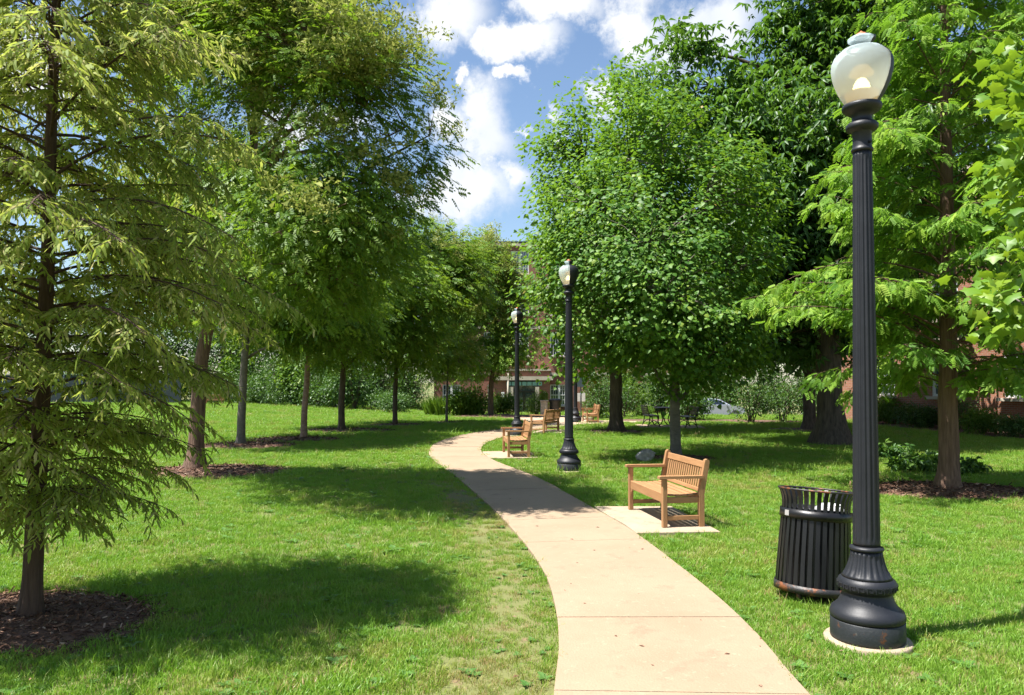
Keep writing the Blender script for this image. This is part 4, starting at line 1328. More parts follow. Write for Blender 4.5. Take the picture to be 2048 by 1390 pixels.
GB = 'shrubs in the belt behind the far lawn'
belt = [(-62 + 2.7 * k, 66 + random.uniform(-.8, .8)) for k in range(14)] + [(-24.6 + 1.75 * k, 66.2 - 2.0 * k + random.uniform(-.5, .5)) for k in range(9)]
for k, (x, y) in enumerate(belt):
    kind = ('tall', 'wide', 'tall', 'tall', 'tallb')[k % 5]
    shrub(kind, x, y, 1.7 if kind == 'wide' else random.uniform(1.0, 1.3), 'tall dark leafy shrub in the belt behind the far lawn' if kind != 'tallb' else 'tall light green shrub in the belt behind the far lawn', GB)
for (x, y, k) in ((-8.4, 50, 'wide'), (-7.2, 47, 'wide'), (-11, 58, 'wide'), (-9.4, 62, 'wide'), (-15.5, 64, 'tall'), (-13, 61, 'tall'), (-11, 63, 'tall'), (-9, 60.5, 'tall'), (-7.6, 57, 'tall'), (-12, 57.5, 'tall'), (-25, 63, 'wide'), (-17, 56.5, 'wide'), (-21, 60.5, 'round')):
    shrub(k, x, y, 1.0, 'dark shrub filling the gap between the far belt and the brick building', GB)
x, y = at_ground(935, 833)
shrub('bright', x, y + .8, 1.25, 'bright green leafy shrub left of the building entrance behind the picnic table')
x, y = at_ground(1005, 832)
shrub('bright', x, y + .4, 1.05, 'fresh green shrub touching the flowering tree beside the doors')
x, y = at_ground(1073, 832)
shrub('dome', x, y + .6, 1.1, 'yellow-green domed shrub beside the stone pedestal')
x, y = at_ground(1205, 842)
shrub('tall', x, y + 2, .62, 'dark shrub in shade behind the bench by the forecourt walk')
x, y = at_ground(1270, 842)
shrub('open', x, y + 3.5, 1.0, 'thin-stemmed shrub in front of the brick wall between two windows')
x, y = at_ground(1310, 841)
shrub('bright', x, y + 3, .5, 'small yellow-green shrub under the white-trimmed window')
x, y = at_ground(1385, 843)
shrub('round', x, y + 1, 1.2, 'rounded green shrub left of the parked car')
x, y = at_ground(1440, 838)
shrub('dome', x - .5, 61, 1.9, 'pale green hedge shrub behind the parked car', sz=2.6)
x, y = at_ground(1502, 846)
shrub('open', x, y, 1.15, 'open multi-stemmed shrub at the lawn edge by the parked car')
x, y = at_ground(1565, 845)
shrub('open', x, y, 1.1, 'open multi-stemmed shrub with spreading bare stems next to the slim oak')
for k, (u, v, s, kd, lab) in enumerate(((1795, 850, .95, 'bright', 'yellow-green shrub against the orange brick wall'), (1850, 858, .7, 'wide', 'dark low shrub left of the redwood trunk by the brick wall'),
                                       (1935, 862, .7, 'open', 'leggy shrub in the bed right of the redwood trunk'), (1985, 872, .72, 'bright', 'bright shrub in the sunny bed before the brick wall'), (2050, 878, .55, 'wide', 'dense shrub at the right end of the brick wall bed'), (1880, 858, .7, 'round', 'small round shrub in shade behind the redwood'))):
    x, y = at_ground(u, v); shrub(kd, x, y + .6, s, lab)
for k in range(5):
    shrub('tall', 17.5 + k * 1.9, 41 - k * 2.3, .8, 'dark screening shrub between the oaks and the brick building', 'screening shrubs behind the oaks')

for k in range(12):
    shrub('tall', 9.5 + k * 3.0, 63.6 + random.uniform(-.5, .5), 1.25, 'tall dark hedge shrub on the far side of the street', 'hedge along the far side of the street')

# taller trees behind the belt and round the building, shared crowns
def back_tree(x, y, s, proto=[None], label='', group='trees beyond the far lawn'):
    z = gzf(x, y)
    if proto[0] is None:
        proto[0] = broadleaf('background_tree', label, Vector((x, y, z)), [(0, 0, 0), (0, 0, 2), (.1, 0, 4), (.2, 0, 8)], .28, .1,
                             [(0, 0, 8.5, 3.2, 3.2, 2.4), (2.4, .4, 6.2, 2.6, 2.6, 2.0), (-2.4, 0, 6.0, 2.6, 2.6, 2.0), (0, -2.0, 5.2, 2.6, 2.2, 1.8), (.5, 2.0, 6.2, 2.6, 2.2, 1.8), (1.2, -1, 3.8, 2.2, 2.0, 1.2), (-1.4, -1, 3.7, 2.2, 2.0, 1.2)],
                             360, 17, .72, OVAL, .30, M['bush'], M['bark'], group=group, shell=.4, up_bias=.9)
        t = proto[0]
    else:
        t = copy_tree(proto[0]); t.location = (x, y, z); t['label'] = label
    t.scale = (s, s, s); t.rotation_euler = (0, 0, random.uniform(0, 6.28))
    return t


for (x, y, s) in ((-66, 71, 1.3), (-59, 72, 1.25), (-52, 72, 1.2), (-46, 71, 1.3), (-40, 72, 1.2), (-34.5, 72, 1.25), (-29, 71, 1.15), (-24, 69, 1.1), (-19.5, 65.5, 1.0), (-15.5, 61, .95), (-13.2, 66, 1.0), (-10.5, 59, .8)):
    back_tree(x, y, s, label='full green tree rising behind the far shrub belt')
back_tree(24, 40, 1.35, label='tall green tree between the oaks and the orange brick building')
back_tree(31, 47, 1.5, label='tall green tree beyond the parked car')
back_tree(20, 68, 1.2, label='green tree on the far side of the street behind the parked car')
for (x, y, s) in ((28, 68, 1.3), (36, 67, 1.2), (44, 66, 1.3)): back_tree(x, y, s, label='green street tree beyond the hedge', group='trees beyond the street')

# ------------------------------------------------------------------ dark screen fence at the far left
for k in range(6):
    x = -58 + k * 5.0
    f = thing('screen_fence', 'dark screened fence panel behind the far lawn', 'fence', (x, 63.6, 0), group='screen fence panels at the far left')
    MB().box((2.5, 0, 1.25), (4.86, .04, 2.3)).build('screen', M['fence'], f)
    for q in (0.0,): MB().tube([(q, 0, -.05), (q, 0, 2.7)], .035, 8).build('post', M['pole'], f)
    MB().tube([(.05, -.05, 2.46), (4.95, -.05, 2.46)], .022, 6).build('rail', M['pole'], f)
    for q in (1.6, 3.2): MB().tube([(q, -.06, 0), (q, -.06, 2.42)], .022, 6).build('post', M['pole'], f)

# ------------------------------------------------------------------ brick buildings
def facade(name, Lx, z0, z1, holes, mat, parent, depth=.16):
    """front face (y=0, facing -y) with real openings and reveals; holes = [(x0,x1,za,zb)]"""
    xb = sorted({0.0, Lx, *[h[0] for h in holes], *[h[1] for h in holes]})
    zb = sorted({z0, z1, *[h[2] for h in holes], *[h[3] for h in holes]})
    mb = MB()
    for i in range(len(xb) - 1):
        for j in range(len(zb) - 1):
            cx, cz = (xb[i] + xb[i + 1]) / 2, (zb[j] + zb[j + 1]) / 2
            if any(h[0] < cx < h[1] and h[2] < cz < h[3] for h in holes): continue
            mb.add([(xb[i], 0, zb[j]), (xb[i + 1], 0, zb[j]), (xb[i + 1], 0, zb[j + 1]), (xb[i], 0, zb[j + 1])], [(0, 1, 2, 3)])
    for (a, b_, c, d) in holes:
        for q in (((a, c), (a, d)), ((b_, d), (b_, c)), ((a, d), (b_, d)), ((b_, c), (a, c))):
            (x1_, z1_), (x2_, z2_) = q
            mb.add([(x1_, 0, z1_), (x2_, 0, z2_), (x2_, depth, z2_), (x1_, depth, z1_)], [(0, 1, 2, 3)])
    return mb.build(name, mat, parent, recalc=False)


WCACHE = {}
def window(parent, x0, x1, za, zb, double=True, y=.10, frame='white'):
    w, h = x1 - x0, zb - za
    key = (round(w, 2), round(h, 2), double)
    if key not in WCACHE:
        f = MB(); t = .09
        f.box((w / 2, 0, t / 2), (w, .09, t)); f.box((w / 2, 0, h - t / 2), (w, .09, t))
        f.box((t / 2, 0, h / 2), (t, .09, h - 2 * t)); f.box((w - t / 2, 0, h / 2), (t, .09, h - 2 * t))
        bays = [(t, w - t)]
        if double:
            f.box((w / 2, -.01, h / 2), (.20, .09, h - 2 * t)); bays = [(t, w / 2 - .1), (w / 2 + .1, w - t)]
        for (a, b_) in bays:
            f.box(((a + b_) / 2, .0, h / 2), (b_ - a, .06, .06))
            for k in (1, 2): f.box((a + (b_ - a) * k / 3, .01, h / 2), (.03, .03, h - 2 * t))
            for k in (.27, .75): f.box(((a + b_) / 2, .012, h * k), (b_ - a, .028, .03))
        p = MB().box((w / 2, .05, h / 2), (w - .02, .02, h - .02))
        sl = MB().box((w / 2, -.13, -.06), (w + .24, .26, .11))
        WCACHE[key] = (f.mesh('window', M['white']), p.mesh('pane', M['glass']), sl.mesh('sill', M['trim']))
    f, p, sl = WCACHE[key]
    o = place('window', f, parent, (x0, y, za))
    place('pane', p, o); place('sill', sl, o, (0, -.03 - y + .05, 0))
    return o


BD = 68.0
K = BD / F_PX
def bx(u): return P(u, 763, BD).x
def bz(v): return P(1024, v, BD).z
X0, X1 = bx(868), bx(1392)
Zb, Zt = gzf(0, BD) - .6, bz(487)
bld = thing('brick_building', 'four-storey red brick building with white sash windows behind the trees', 'building', (X0, BD, 0))
cols = [903, 985, 1040, 1118, 1210, 1295, 1362]
rows = [(811, 769), (712, 664), (630, 582), (548, 502)]
holes = []
for ri, (vb, vt) in enumerate(rows):
    for u in cols:
        if ri == 0 and u in (1040,): continue
        w = .92 if (ri == 0 and u in (985,)) else 1.62
        xc = bx(u) - X0
        holes.append((xc - w / 2, xc + w / 2, bz(vb), bz(vt)))
facade('wall', X1 - X0, Zb, Zt, holes, M['brick'], bld)
for h in holes: window(bld, *h, double=(h[1] - h[0]) > 1.2)
sd = MB()
W_ = X1 - X0
sd.add([(0, 0, Zb), (0, 14, Zb), (0, 14, Zt), (0, 0, Zt)], [(0, 1, 2, 3)]); sd.add([(W_, 0, Zb), (W_, 0, Zt), (W_, 14, Zt), (W_, 14, Zb)], [(0, 1, 2, 3)])
sd.add([(0, 14, Zb), (W_, 14, Zb), (W_, 14, Zt), (0, 14, Zt)], [(0, 1, 2, 3)])
sd.build('side_wall', M['brick'], bld, recalc=False)
MB().box((W_ / 2, 7, Zt + .09), (W_ + .3, 14.3, .18)).build('roof', M['dark'], bld)
MB().box((W_ / 2, -.06, Zt - .14), (W_ + .1, .20, .22)).build('cornice', M['trim'], bld)
for v in (748, 575, 655): MB().box((W_ / 2, -.03, bz(v)), (W_ + .02, .10, .26)).build('stone_band', M['trim'], bld)
# entrance bay
PD = 66.4
def px(u): return P(u, 763, PD).x - X0
def pz(v): return P(1024, v, PD).z
py = PD - BD
gz0 = gzf(0, PD)
ent = MB()
xa, xb_ = px(986), px(1100)
dl, dr_ = px(1019), px(1078)
ent.box(((xa + dl) / 2 - .02, (py + 0) / 2 - .01, (Zb + pz(758)) / 2), (dl - xa, -py - .03, pz(758) - Zb))
ent.box(((dr_ + xb_) / 2, (py + 0) / 2 - .01, (Zb + pz(758)) / 2), (xb_ - dr_, -py - .03, pz(758) - Zb))
en = ent.build('entrance_wall', M['brick'], bld)
MB().box(((xa + xb_) / 2, py / 2 - .1, pz(757) + .02), (xb_ - xa + .5, -py + .3, .34)).build('entrance_cornice', M['trim'], bld)
MB().box(((xa + xb_) / 2, py / 2, pz(747)), (xb_ - xa, -py, .62)).build('parapet', M['brick'], bld)
MB().box(((xa + xb_) / 2, py / 2 - .05, pz(742) + .1), (xb_ - xa + .16, -py + .12, .16)).build('coping', M['trim'], bld)
ttop, tbot = pz(763.5), pz(771)
for k in range(7):
    w = (dr_ - dl + .6) / 7
    MB().box((dl - .3 + w * (k + .5), py - .06, (ttop + tbot) / 2), (w - .06, .10, ttop - tbot)).build('teal_panel', M['teal'], bld)
for x in (dl + .16, dr_ - .16): MB().box((x, py - .03, (gz0 + tbot) / 2 - .05), (.34, .26, tbot - gz0 - .1)).build('pilaster', M['trim'], bld)
MB().tube([(px(1016), py - .16, gz0), (px(1016), py - .16, pz(746))], .09, 8).build('downpipe', M['trim'], bld)
dw = (dr_ - dl - .64)
dk = MB().box((dl + .32 + dw / 2, py + .32, (gz0 + tbot) / 2), (dw, .05, tbot - gz0))
dk.build('door_glass', M['glass'], bld)
for k in range(2):
    x0_ = dl + .32 + dw * k / 2; w = dw / 2; h = (tbot - gz0) * .80
    d = MB()
    for (cx, cz, sx_, sz_) in ((w / 2, .12, w, .24), (w / 2, h - .06, w, .12), (.06, h / 2, .12, h - .4), (w - .06, h / 2, .12, h - .4)): d.box((cx, 0, cz), (sx_ - .02, .07, sz_))
    do = d.build('door', M['dark'], bld, (x0_, py + .26, gz0))
    MB().box((w * (.85 if k == 0 else .15), -.08, h * .42), (.04, .06, .5)).build('handle', M['rim'], do)
    MB().box((w / 2, -.05, h * .38), (w - .2, .03, .06)).build('push_bar', M['rim'], do)
for u in (1006, 1089):
    MB().box((px(u), py - .10, pz(790)), (.24, .18, .50), bev=.03).build('wall_lamp', M['white'], bld)

# orange brick building along the right edge
A, Bq = Vector((15.6, 35.5, 0)), Vector((20.6, 19.5, 0))
ln = (Bq - A).length; dv = (Bq - A) / ln
rb = thing('brick_building', 'orange brick house with cream trim behind the redwood', 'building', (A.x, A.y, 0), math.atan2(dv.y, dv.x))
hs = []
for r_ in range(3):
    for k in range(5):
        x = 1.9 + k * 3.2
        hs.append((x, x + 1.3, 1.25 + r_ * 3.1 + (.0), 2.95 + r_ * 3.1))
facade('wall', ln, -.6, 9.9, hs, M['brick2'], rb)
for h in hs: window(rb, *h, double=False)
sw = MB(); sw.add([(0, 0, -.6), (0, 9, -.6), (0, 9, 9.9), (0, 0, 9.9)], [(0, 1, 2, 3)]); sw.add([(ln, 0, -.6), (ln, 0, 9.9), (ln, 9, 9.9), (ln, 9, -.6)], [(0, 1, 2, 3)])
sw.add([(0, 9, -.6), (ln, 9, -.6), (ln, 9, 9.9), (0, 9, 9.9)], [(0, 1, 2, 3)])
sw.build('side_wall', M['brick2'], rb, recalc=False)
MB().box((ln / 2, 4.4, 10.02), (ln + .5, 9.6, .24)).build('roof', M['trim'], rb)
for z in (3.6, 6.7): MB().box((ln / 2, -.03, z), (ln, .10, .22)).build('stone_band', M['trim'], rb)
# bare bed at the foot of that wall
bedp = quad_px((1700, 848), (1765, 854), (1850, 862), (1960, 872), (2080, 882))
bedb = [(p[0] + 2.2, p[1] + 3.0) for p in bedp][::-1]
flat_piece('planting_bed', bedp + bedb, .03, M['mulch'], .1)
EXCL[-1] = (EXCL[-1][0], 0.0)
bed2 = quad_px((1230, 842.6), (1470, 844.5), (1600, 846), (1610, 843), (1470, 840), (1240, 839.5))
flat_piece('planting_bed', bed2, .03, M['mulch'], .1)
rd = [(9.5, 53.5), (60, 50), (60, 60), (9.5, 60)]
flat_piece('road', [(9.5, 54.6), (45, 54.6), (45, 60.4), (9.5, 60.4)], .02, M['asphalt'], .1)

# ------------------------------------------------------------------ parked car beyond the shrubs
cp = Vector((15.4, 57.0, gzf(15.4, 57) + .02))
car = thing('parked_car', 'silver white hatchback parked on the street behind the shrubs', 'car', cp, R(-6))
def car_section(xp, half, zlow, zbelt): pass
bodyp = [(-2.1, .32), (-2.14, .62), (-2.08, .92), (-1.95, 1.0), (1.0, .96), (1.75, .86), (2.02, .72), (2.08, .48), (2.02, .26), (1.72, .22), (1.68, .40), (1.56, .56), (1.36, .64), (1.16, .56), (1.04, .40), (1.0, .22), (-.98, .22), (-1.02, .40), (-1.14, .56), (-1.34, .64), (-1.54, .56), (-1.66, .40), (-1.7, .24)]
cb = MB(); n = len(bodyp); vs = []
for (y, k, dz) in ((-.86, .97, 0), (-.80, 1.0, 0), (.80, 1.0, 0), (.86, .97, 0)):
    for (x, z) in bodyp: vs.append((x * (k if abs(x) > 1.8 else 1), y, z))
fs = []
for r_ in range(3): fs += [(r_ * n + i, r_ * n + (i + 1) % n, (r_ + 1) * n + (i + 1) % n, (r_ + 1) * n + i) for i in range(n)]
fs += [tuple(range(n))[::-1], tuple(range(3 * n, 4 * n))]
cb.add(vs, fs); cb.build('body', M['car'], car)
cab = [(-1.98, 1.0), (-1.72, 1.36), (-1.45, 1.47), (-.3, 1.50), (.25, 1.42), (1.05, .98)]
cm = MB(); m = len(cab); vs = []
for (y, z_in) in ((-1, 0), (1, 0)):
    for (x, z) in cab: vs.append((x, y * (.82 - .17 * (z - .98) / .52), z))
cm.add(vs, [(i, i + 1, m + i + 1, m + i) for i in range(m - 1)] + [tuple(range(m))[::-1], tuple(range(m, 2 * m))]); cm.build('roof', M['car'], car)
for sgn in (-1, 1):
    for poly in ([(-1.72, 1.04), (-1.58, 1.34), (-1.36, 1.40), (-.62, 1.43), (-.60, 1.04)], [(-.52, 1.04), (-.54, 1.43), (-.28, 1.43), (.20, 1.36), (.78, 1.04)]):
        wv = [(x, sgn * (.826 - .17 * (z - .98) / .52), z) for x, z in poly]
        MB().add(wv, [tuple(range(len(wv)))[::(-sgn)]]).build('side_window', M['car_glass'], car)
    MB().box((1.86, sgn * .62, .70), (.22, .36, .13), Matrix.Identity(4), .03).build('headlight', M['white'], car)
    MB().box((-2.09, sgn * .66, .84), (.08, .26, .22), bev=.02).build('tail_light', M['red'], car)
    MB().box((.72, sgn * .96, 1.06), (.12, .16, .12), bev=.03).build('mirror', M['car'], car)
    for x in (-.35, -1.30): MB().box((x, sgn * .872, .86), (.18, .03, .035), bev=.008).build('door_handle', M['car'], car)
    for x in (-1.34, 1.36):
        Mx = Matrix.Translation((x, sgn * .76, .32)) @ Matrix.Rotation(R(90), 4, 'X')
        w = MB().lathe([(.20, -.10), (.31, -.10), (.325, -.06), (.325, .06), (.31, .10), (.20, .10)], 24, M=Mx).build('wheel', M['tyre'], car)
        r_ = MB().lathe([(.02, -.085), (.2, -.08), (.2, .08), (.02, .085)], 20, M=Mx)
        for q in range(5):
            r_.box((.10, 0, sgn * -.095), (.17, .05, .03), Mx @ Matrix.Rotation(q * 2 * math.pi / 5, 4, 'Z'))
        r_.build('rim', M['rim'], w)
ws = [(.30, -.70, 1.40), (.30, .70, 1.40), (1.0, .80, 1.01), (1.0, -.80, 1.01)]
MB().add([(x + .02, y, z + .012) for x, y, z in ws], [(0, 3, 2, 1)]).build('windscreen', M['car_glass'], car)

# ------------------------------------------------------------------ small things
# rock at the maple's foot
rk = G(1290, 924)
rs = random.Random(5); mb = MB(); prof_n, ring_n = 7, 12; vs, fs = [], []
for j in range(prof_n):
    ph = math.pi * j / (prof_n - 1)
    for k in range(ring_n):
        a = 2 * math.pi * k / ring_n
        e = 1 + .20 * math.sin(2 * a + 1) * math.sin(ph) + rs.uniform(-.14, .14)
        vs.append((.20 * math.sin(ph) * math.cos(a) * e + (.05 if j < 3 else 0), .15 * math.sin(ph) * math.sin(a) * e, .13 + .155 * math.cos(ph) * (1 + .15 * math.sin(3 * a))))
for j in range(prof_n - 1):
    for k in range(ring_n): fs.append((j * ring_n + k, j * ring_n + (k + 1) % ring_n, (j + 1) * ring_n + (k + 1) % ring_n, (j + 1) * ring_n + k))
mb.add(vs, fs); o = mb.build('rock', M['stone'], None, (rk.x, rk.y, 0)); tag(o, 'pale grey boulder on the shaded grass at the maple foot', 'rock')


def iron_bench(x, y, rz, label, group):
    t = thing('iron_bench', label, 'bench', (x, y, gzf(x, y) + .05), rz, group)
    for yy in (-.62, .62):
        lg = MB()
        for sx in (-1, 1): lg.tube([(sx * .15, yy, .42), (sx * .17, yy, .25), (sx * .20, yy, .10), (sx * .25, yy, 0)], [.022, .02, .02, .026], 6)
        lg.tube([(-.19, yy, .10), (-.10, yy, .20), (0, yy, .235), (.10, yy, .20), (.19, yy, .10)], .016, 6)
        lg.tube([(-.16, yy, .38), (.17, yy, .38)], .018, 6)
        lg.tube([(.18, yy, .40), (.23, yy, .62), (.29, yy, .84)], .018, 6)
        lg.build('leg_frame', M['black'], t)
    for k in range(5): MB().box((-.18 + k * .09, 0, .425), (.075, 1.5, .025), bev=.004).build('seat_slat', M['black'], t)
    for k in range(4): MB().box((.225 + k * .02, 0, .52 + k * .09), (.02, 1.5, .07), bev=.004).build('back_slat', M['black'], t)
    return t


p = G(1309, 856); q = G(1383, 859)
iron_bench(p.x, p.y + .75, math.pi, 'black iron slatted bench on the paved pad left of the maple trunk', None)
iron_bench(q.x, q.y + .65, 0, 'black iron slatted bench on the paved pad right of the maple trunk', None)
flat_piece('table_pad', [(p.x - .55, p.y - .22), (q.x + .6, q.y - .1), (q.x + .75, q.y + 1.7), (p.x - .5, p.y + 1.8)], .05, M['plaza'], .09)
tb_ = thing('iron_table', 'black iron table with curved legs between the two iron benches', 'table', ((p.x + q.x) / 2 - .12, p.y + .75, .05))
MB().box((0, 0, .735), (.62, 1.2, .03), bev=.006).build('table_top', M['black'], tb_)
for sx in (-1, 1):
    for sy in (-1, 1):
        MB().tube([(sx * .10, sy * .4, .72), (sx * .17, sy * .42, .52), (sx * .10, sy * .42, .30), (sx * .16, sy * .44, .12), (sx * .28, sy * .46, 0)], .022, 6).build('leg', M['black'], tb_)
MB().tube([(0, -.42, .30), (0, .42, .30)], .018, 6).build('stretcher', M['black'], tb_)

# black picnic table by the flowering tree and the mint bollard beside it
p = G(975, 830.5)
pt = thing('picnic_table', 'black picnic table behind the flowering tree trunk', 'table', (p.x - .3, p.y + .8, gzf(p.x, p.y)), R(4))
for k in range(4): MB().box((0, -.27 + .18 * k, .74), (1.75, .165, .04), bev=.006).build('top_board', M['black'], pt)
for sy in (-1, 1):
    for k in range(2): MB().box((0, sy * (.62 + .17 * k), .45), (1.75, .155, .04), bev=.006).build('seat_board', M['black'], pt)
for sx in (-.6, .6):
    for sy in (-1, 1): MB().tube([(sx, sy * .22, .72), (sx, sy * .55, 0)], .032, 6).build('leg', M['black'], pt)
    MB().box((sx, 0, .40), (.05, 1.5, .06)).build('cross_beam', M['black'], pt)
p = G(962, 832)
bo = thing('bollard', 'short mint green post with pale cap beside the black picnic table', 'bollard', (p.x, p.y - .3, gzf(p.x, p.y)))
MB().lathe([(.20, -.05), (.21, .05), (.19, .20), (.15, .30), (.13, .34)], 20).build('base', M['mint'], bo)
MB().lathe([(.12, .345), (.13, .40), (.12, .50), (.08, .58), (.03, .62)], 20).build('cap', M['white'], bo)

# stone pedestal with planter, dark bin, pole with plates
p = G(1088, 834)
pd_ = thing('pedestal_planter', 'grey stone pedestal with small leafy planter before the building doors', 'planter', (p.x, p.y, gzf(p.x, p.y)))
MB().box((0, 0, .04), (.46, .46, .1), bev=.01).build('plinth', M['stone'], pd_)
MB().box((0, 0, .46), (.36, .36, .72), bev=.015).build('column', M['stone'], pd_)
MB().box((0, 0, .85), (.44, .44, .06), bev=.01).build('cap', M['stone'], pd_)
tag(place('foliage', BM['bright'][0], pd_, (0, 0, .86), scale=(.2, .2, .42)), kind='stuff')
p = G(1107, 834)
db = thing('litter_bin', 'plain dark drum litter bin on the forecourt beside the pedestal', 'trash can', (p.x + .1, p.y, gzf(p.x, p.y) + .03))
MB().lathe([(.26, 0), (.28, .05), (.30, .70), (.33, .80), (.33, .84), (.28, .86)], 28).build('drum', M['bin'], db)
MB().lathe([(.345, .80), (.35, .86), (.30, .90), (.12, .93), (.02, .93)], 28).build('lid', M['bin'], db)
p = G(1162, 843)
sg = thing('sign_pole', 'slim blue-grey pole carrying two small white plates by the forecourt walk', 'sign', (p.x, p.y, gzf(p.x, p.y)))
MB().tube([(0, 0, -.1), (0, 0, 2.15)], .028, 8).build('pole', M['pole'], sg)
for x in (-.115, .115): MB().box((x, -.04, 1.12), (.16, .015, .38), bev=.003).build('plate', M['white'], sg)
MB().box((0, -.045, 1.85), (.42, .02, .5), bev=.003).build('panel', M['pole'], sg)

# fallen branches with leaves under the oak
def fallen(u, v, n, spread, label):
    p = G(u, v)
    t = thing('fallen_branch', label, 'branch', (p.x, p.y, 0))
    mb = MB(); pos, dr = [], []
    for k in range(n):
        a = random.uniform(-.5, .5) + (math.pi if k % 2 else 0); L = random.uniform(.4, 1) * spread
        s_ = Vector((random.uniform(-.2, .2), random.uniform(-.15, .15), .05))
        pts = [s_ + Vector((math.cos(a), math.sin(a) * .7, 0)) * L * w + Vector((0, 0, .30 * spread * math.sin(2.6 * w) * random.uniform(.3, 1))) for w in (0, .35, .7, 1)]
        mb.tube(pts, [.014, .011, .007, .003], 5, cap=False)
        for j in range(26):
            w = random.uniform(.2, 1.05); i0 = min(2, int(w * 3)); q = pts[i0].lerp(pts[i0 + 1], min(1, w * 3 - i0))
            pos.append(tuple(q + Vector((random.gauss(0, .09), random.gauss(0, .09), abs(random.gauss(0, .07)))))); dr.append((random.gauss(0, 1), random.gauss(0, 1), random.gauss(-.2, .4)))
    mb.build('twigs', M['bark'], t, recalc=False)
    k = len(pos); up = rng.normal(0, .5, (k, 3)); up[:, 2] += .9
    acc = TriAcc(); acc.scatter(WH, np.array(pos), np.array(dr), up, .85, rng.uniform(0, 1, k))
    tag(link(bpy.data.objects.new('leaves', acc.mesh('leaves', M['oak'])), t), kind='stuff')


fallen(1842, 944, 8, .72, 'leafy fallen branch on the grass just left of the redwood trunk')
fallen(1775, 915, 5, .55, 'low fallen leafy branch in shade behind the lamp post')
fallen(1925, 948, 3, .4, 'small fallen sprig to the right of the redwood trunk')

# a few fallen leaves on the path and the near lawn
nl = 110
lx = np.concatenate([rng.uniform(-5, 5, nl - 12), rng.uniform(.2, 1.5, 12)]); ly = np.concatenate([rng.uniform(4, 13, nl - 12), rng.uniform(4.3, 10, 12)])
onp = np.array([((lx[i] > -9) and (lx[i] > np.interp(ly[i], [p.y for p in SL if p.y < 19], [p.x for p in SL if p.y < 19])) and (lx[i] < np.interp(ly[i], [p.y for p in SR if p.y < 19], [p.x for p in SR if p.y < 19]))) for i in range(nl)])
lz = np.where(onp, TOP + .004, .030)
acc = TriAcc(); u_ = rng.normal(0, .08, (nl, 3)); u_[:, 2] += 1
d_ = rng.normal(0, 1, (nl, 3)); d_[:, 2] *= 0
acc.scatter(t_oval(1, .45, .06), np.stack([lx, ly, lz], 1), d_, u_, rng.uniform(.02, .055, nl), rng.uniform(.3, 1, nl))
tag(link(bpy.data.objects.new('fallen_leaves', acc.mesh('fallen_leaves', M['chip']))), 'scattered small dry leaves lying on the path and lawn', 'leaves', kind='stuff')

# tall ornamental grasses by the picnic table
for k in range(11):
    u = 858 + k * 8.5 + random.uniform(-2, 2)
    p = G(u, 833 + random.uniform(-2, 1))
    nb_ = 130
    th_ = rng.uniform(0, 6.28, nb_); r_ = rng.uniform(.02, .22, nb_)
    ps = np.stack([r_ * np.cos(th_), r_ * np.sin(th_), np.zeros(nb_)], 1)
    d_ = np.stack([np.cos(th_) * rng.uniform(.1, .5, nb_), np.sin(th_) * rng.uniform(.1, .5, nb_), np.ones(nb_)], 1)
    if k < 3:
        acc = TriAcc(); acc.scatter(tpl([(0, -.018, 0), (0, .018, 0), (.6, .02, .05), (.6, -.02, .05), (1, 0, .2)], [(0, 1, 2), (0, 2, 3), (3, 2, 4)]), ps, d_, rng.normal(0, 1, (nb_, 3)), rng.uniform(.7, 1.2, nb_), rng.uniform(.2, .8, nb_))
        BM['gr%d' % k] = acc.mesh('blades', M['bushl'])
    t = thing('ornamental_grass', 'clump of tall green ornamental grass left of the black picnic table', 'grass clump', (p.x, p.y + .6, gzf(p.x, p.y)), group='ornamental grass clumps')
    tag(place('blades', BM['gr%d' % (k % 3)], t, rot=(0, 0, random.uniform(0, 6))), kind='stuff')

# ------------------------------------------------------------------ lawn grass (geometry nodes, tufts)
def tuft(name, nb_, r, h, w, seed, lean=.5):
    rs = np.random.default_rng(seed); vs, fs = [], []
    for k in range(nb_):
        a = rs.uniform(0, 6.28); q = r * math.sqrt(rs.uniform(0, 1)); x, y = q * math.cos(a), q * math.sin(a)
        hh = h * rs.uniform(.55, 1.15); ln_ = rs.uniform(.1, 1) * lean * hh; b_ = rs.uniform(0, 6.28); c_ = rs.uniform(0, 6.28)
        dx, dy = math.cos(b_) * ln_, math.sin(b_) * ln_; wx, wy = math.cos(c_) * w / 2, math.sin(c_) * w / 2
        o = len(vs)
        vs += [(x - wx, y - wy, -.004), (x + wx, y + wy, -.004), (x + dx * .35 + wx * .8, y + dy * .35 + wy * .8, hh * .6), (x + dx * .35 - wx * .8, y + dy * .35 - wy * .8, hh * .6), (x + dx, y + dy, hh)]
        fs += [(o, o + 1, o + 2, o + 3), (o + 3, o + 2, o + 4)]
    m_ = bpy.data.meshes.new(name); m_.from_pydata(vs, [], fs); m_.materials.append(M['grass'])
    return bpy.data.objects.new(name, m_)


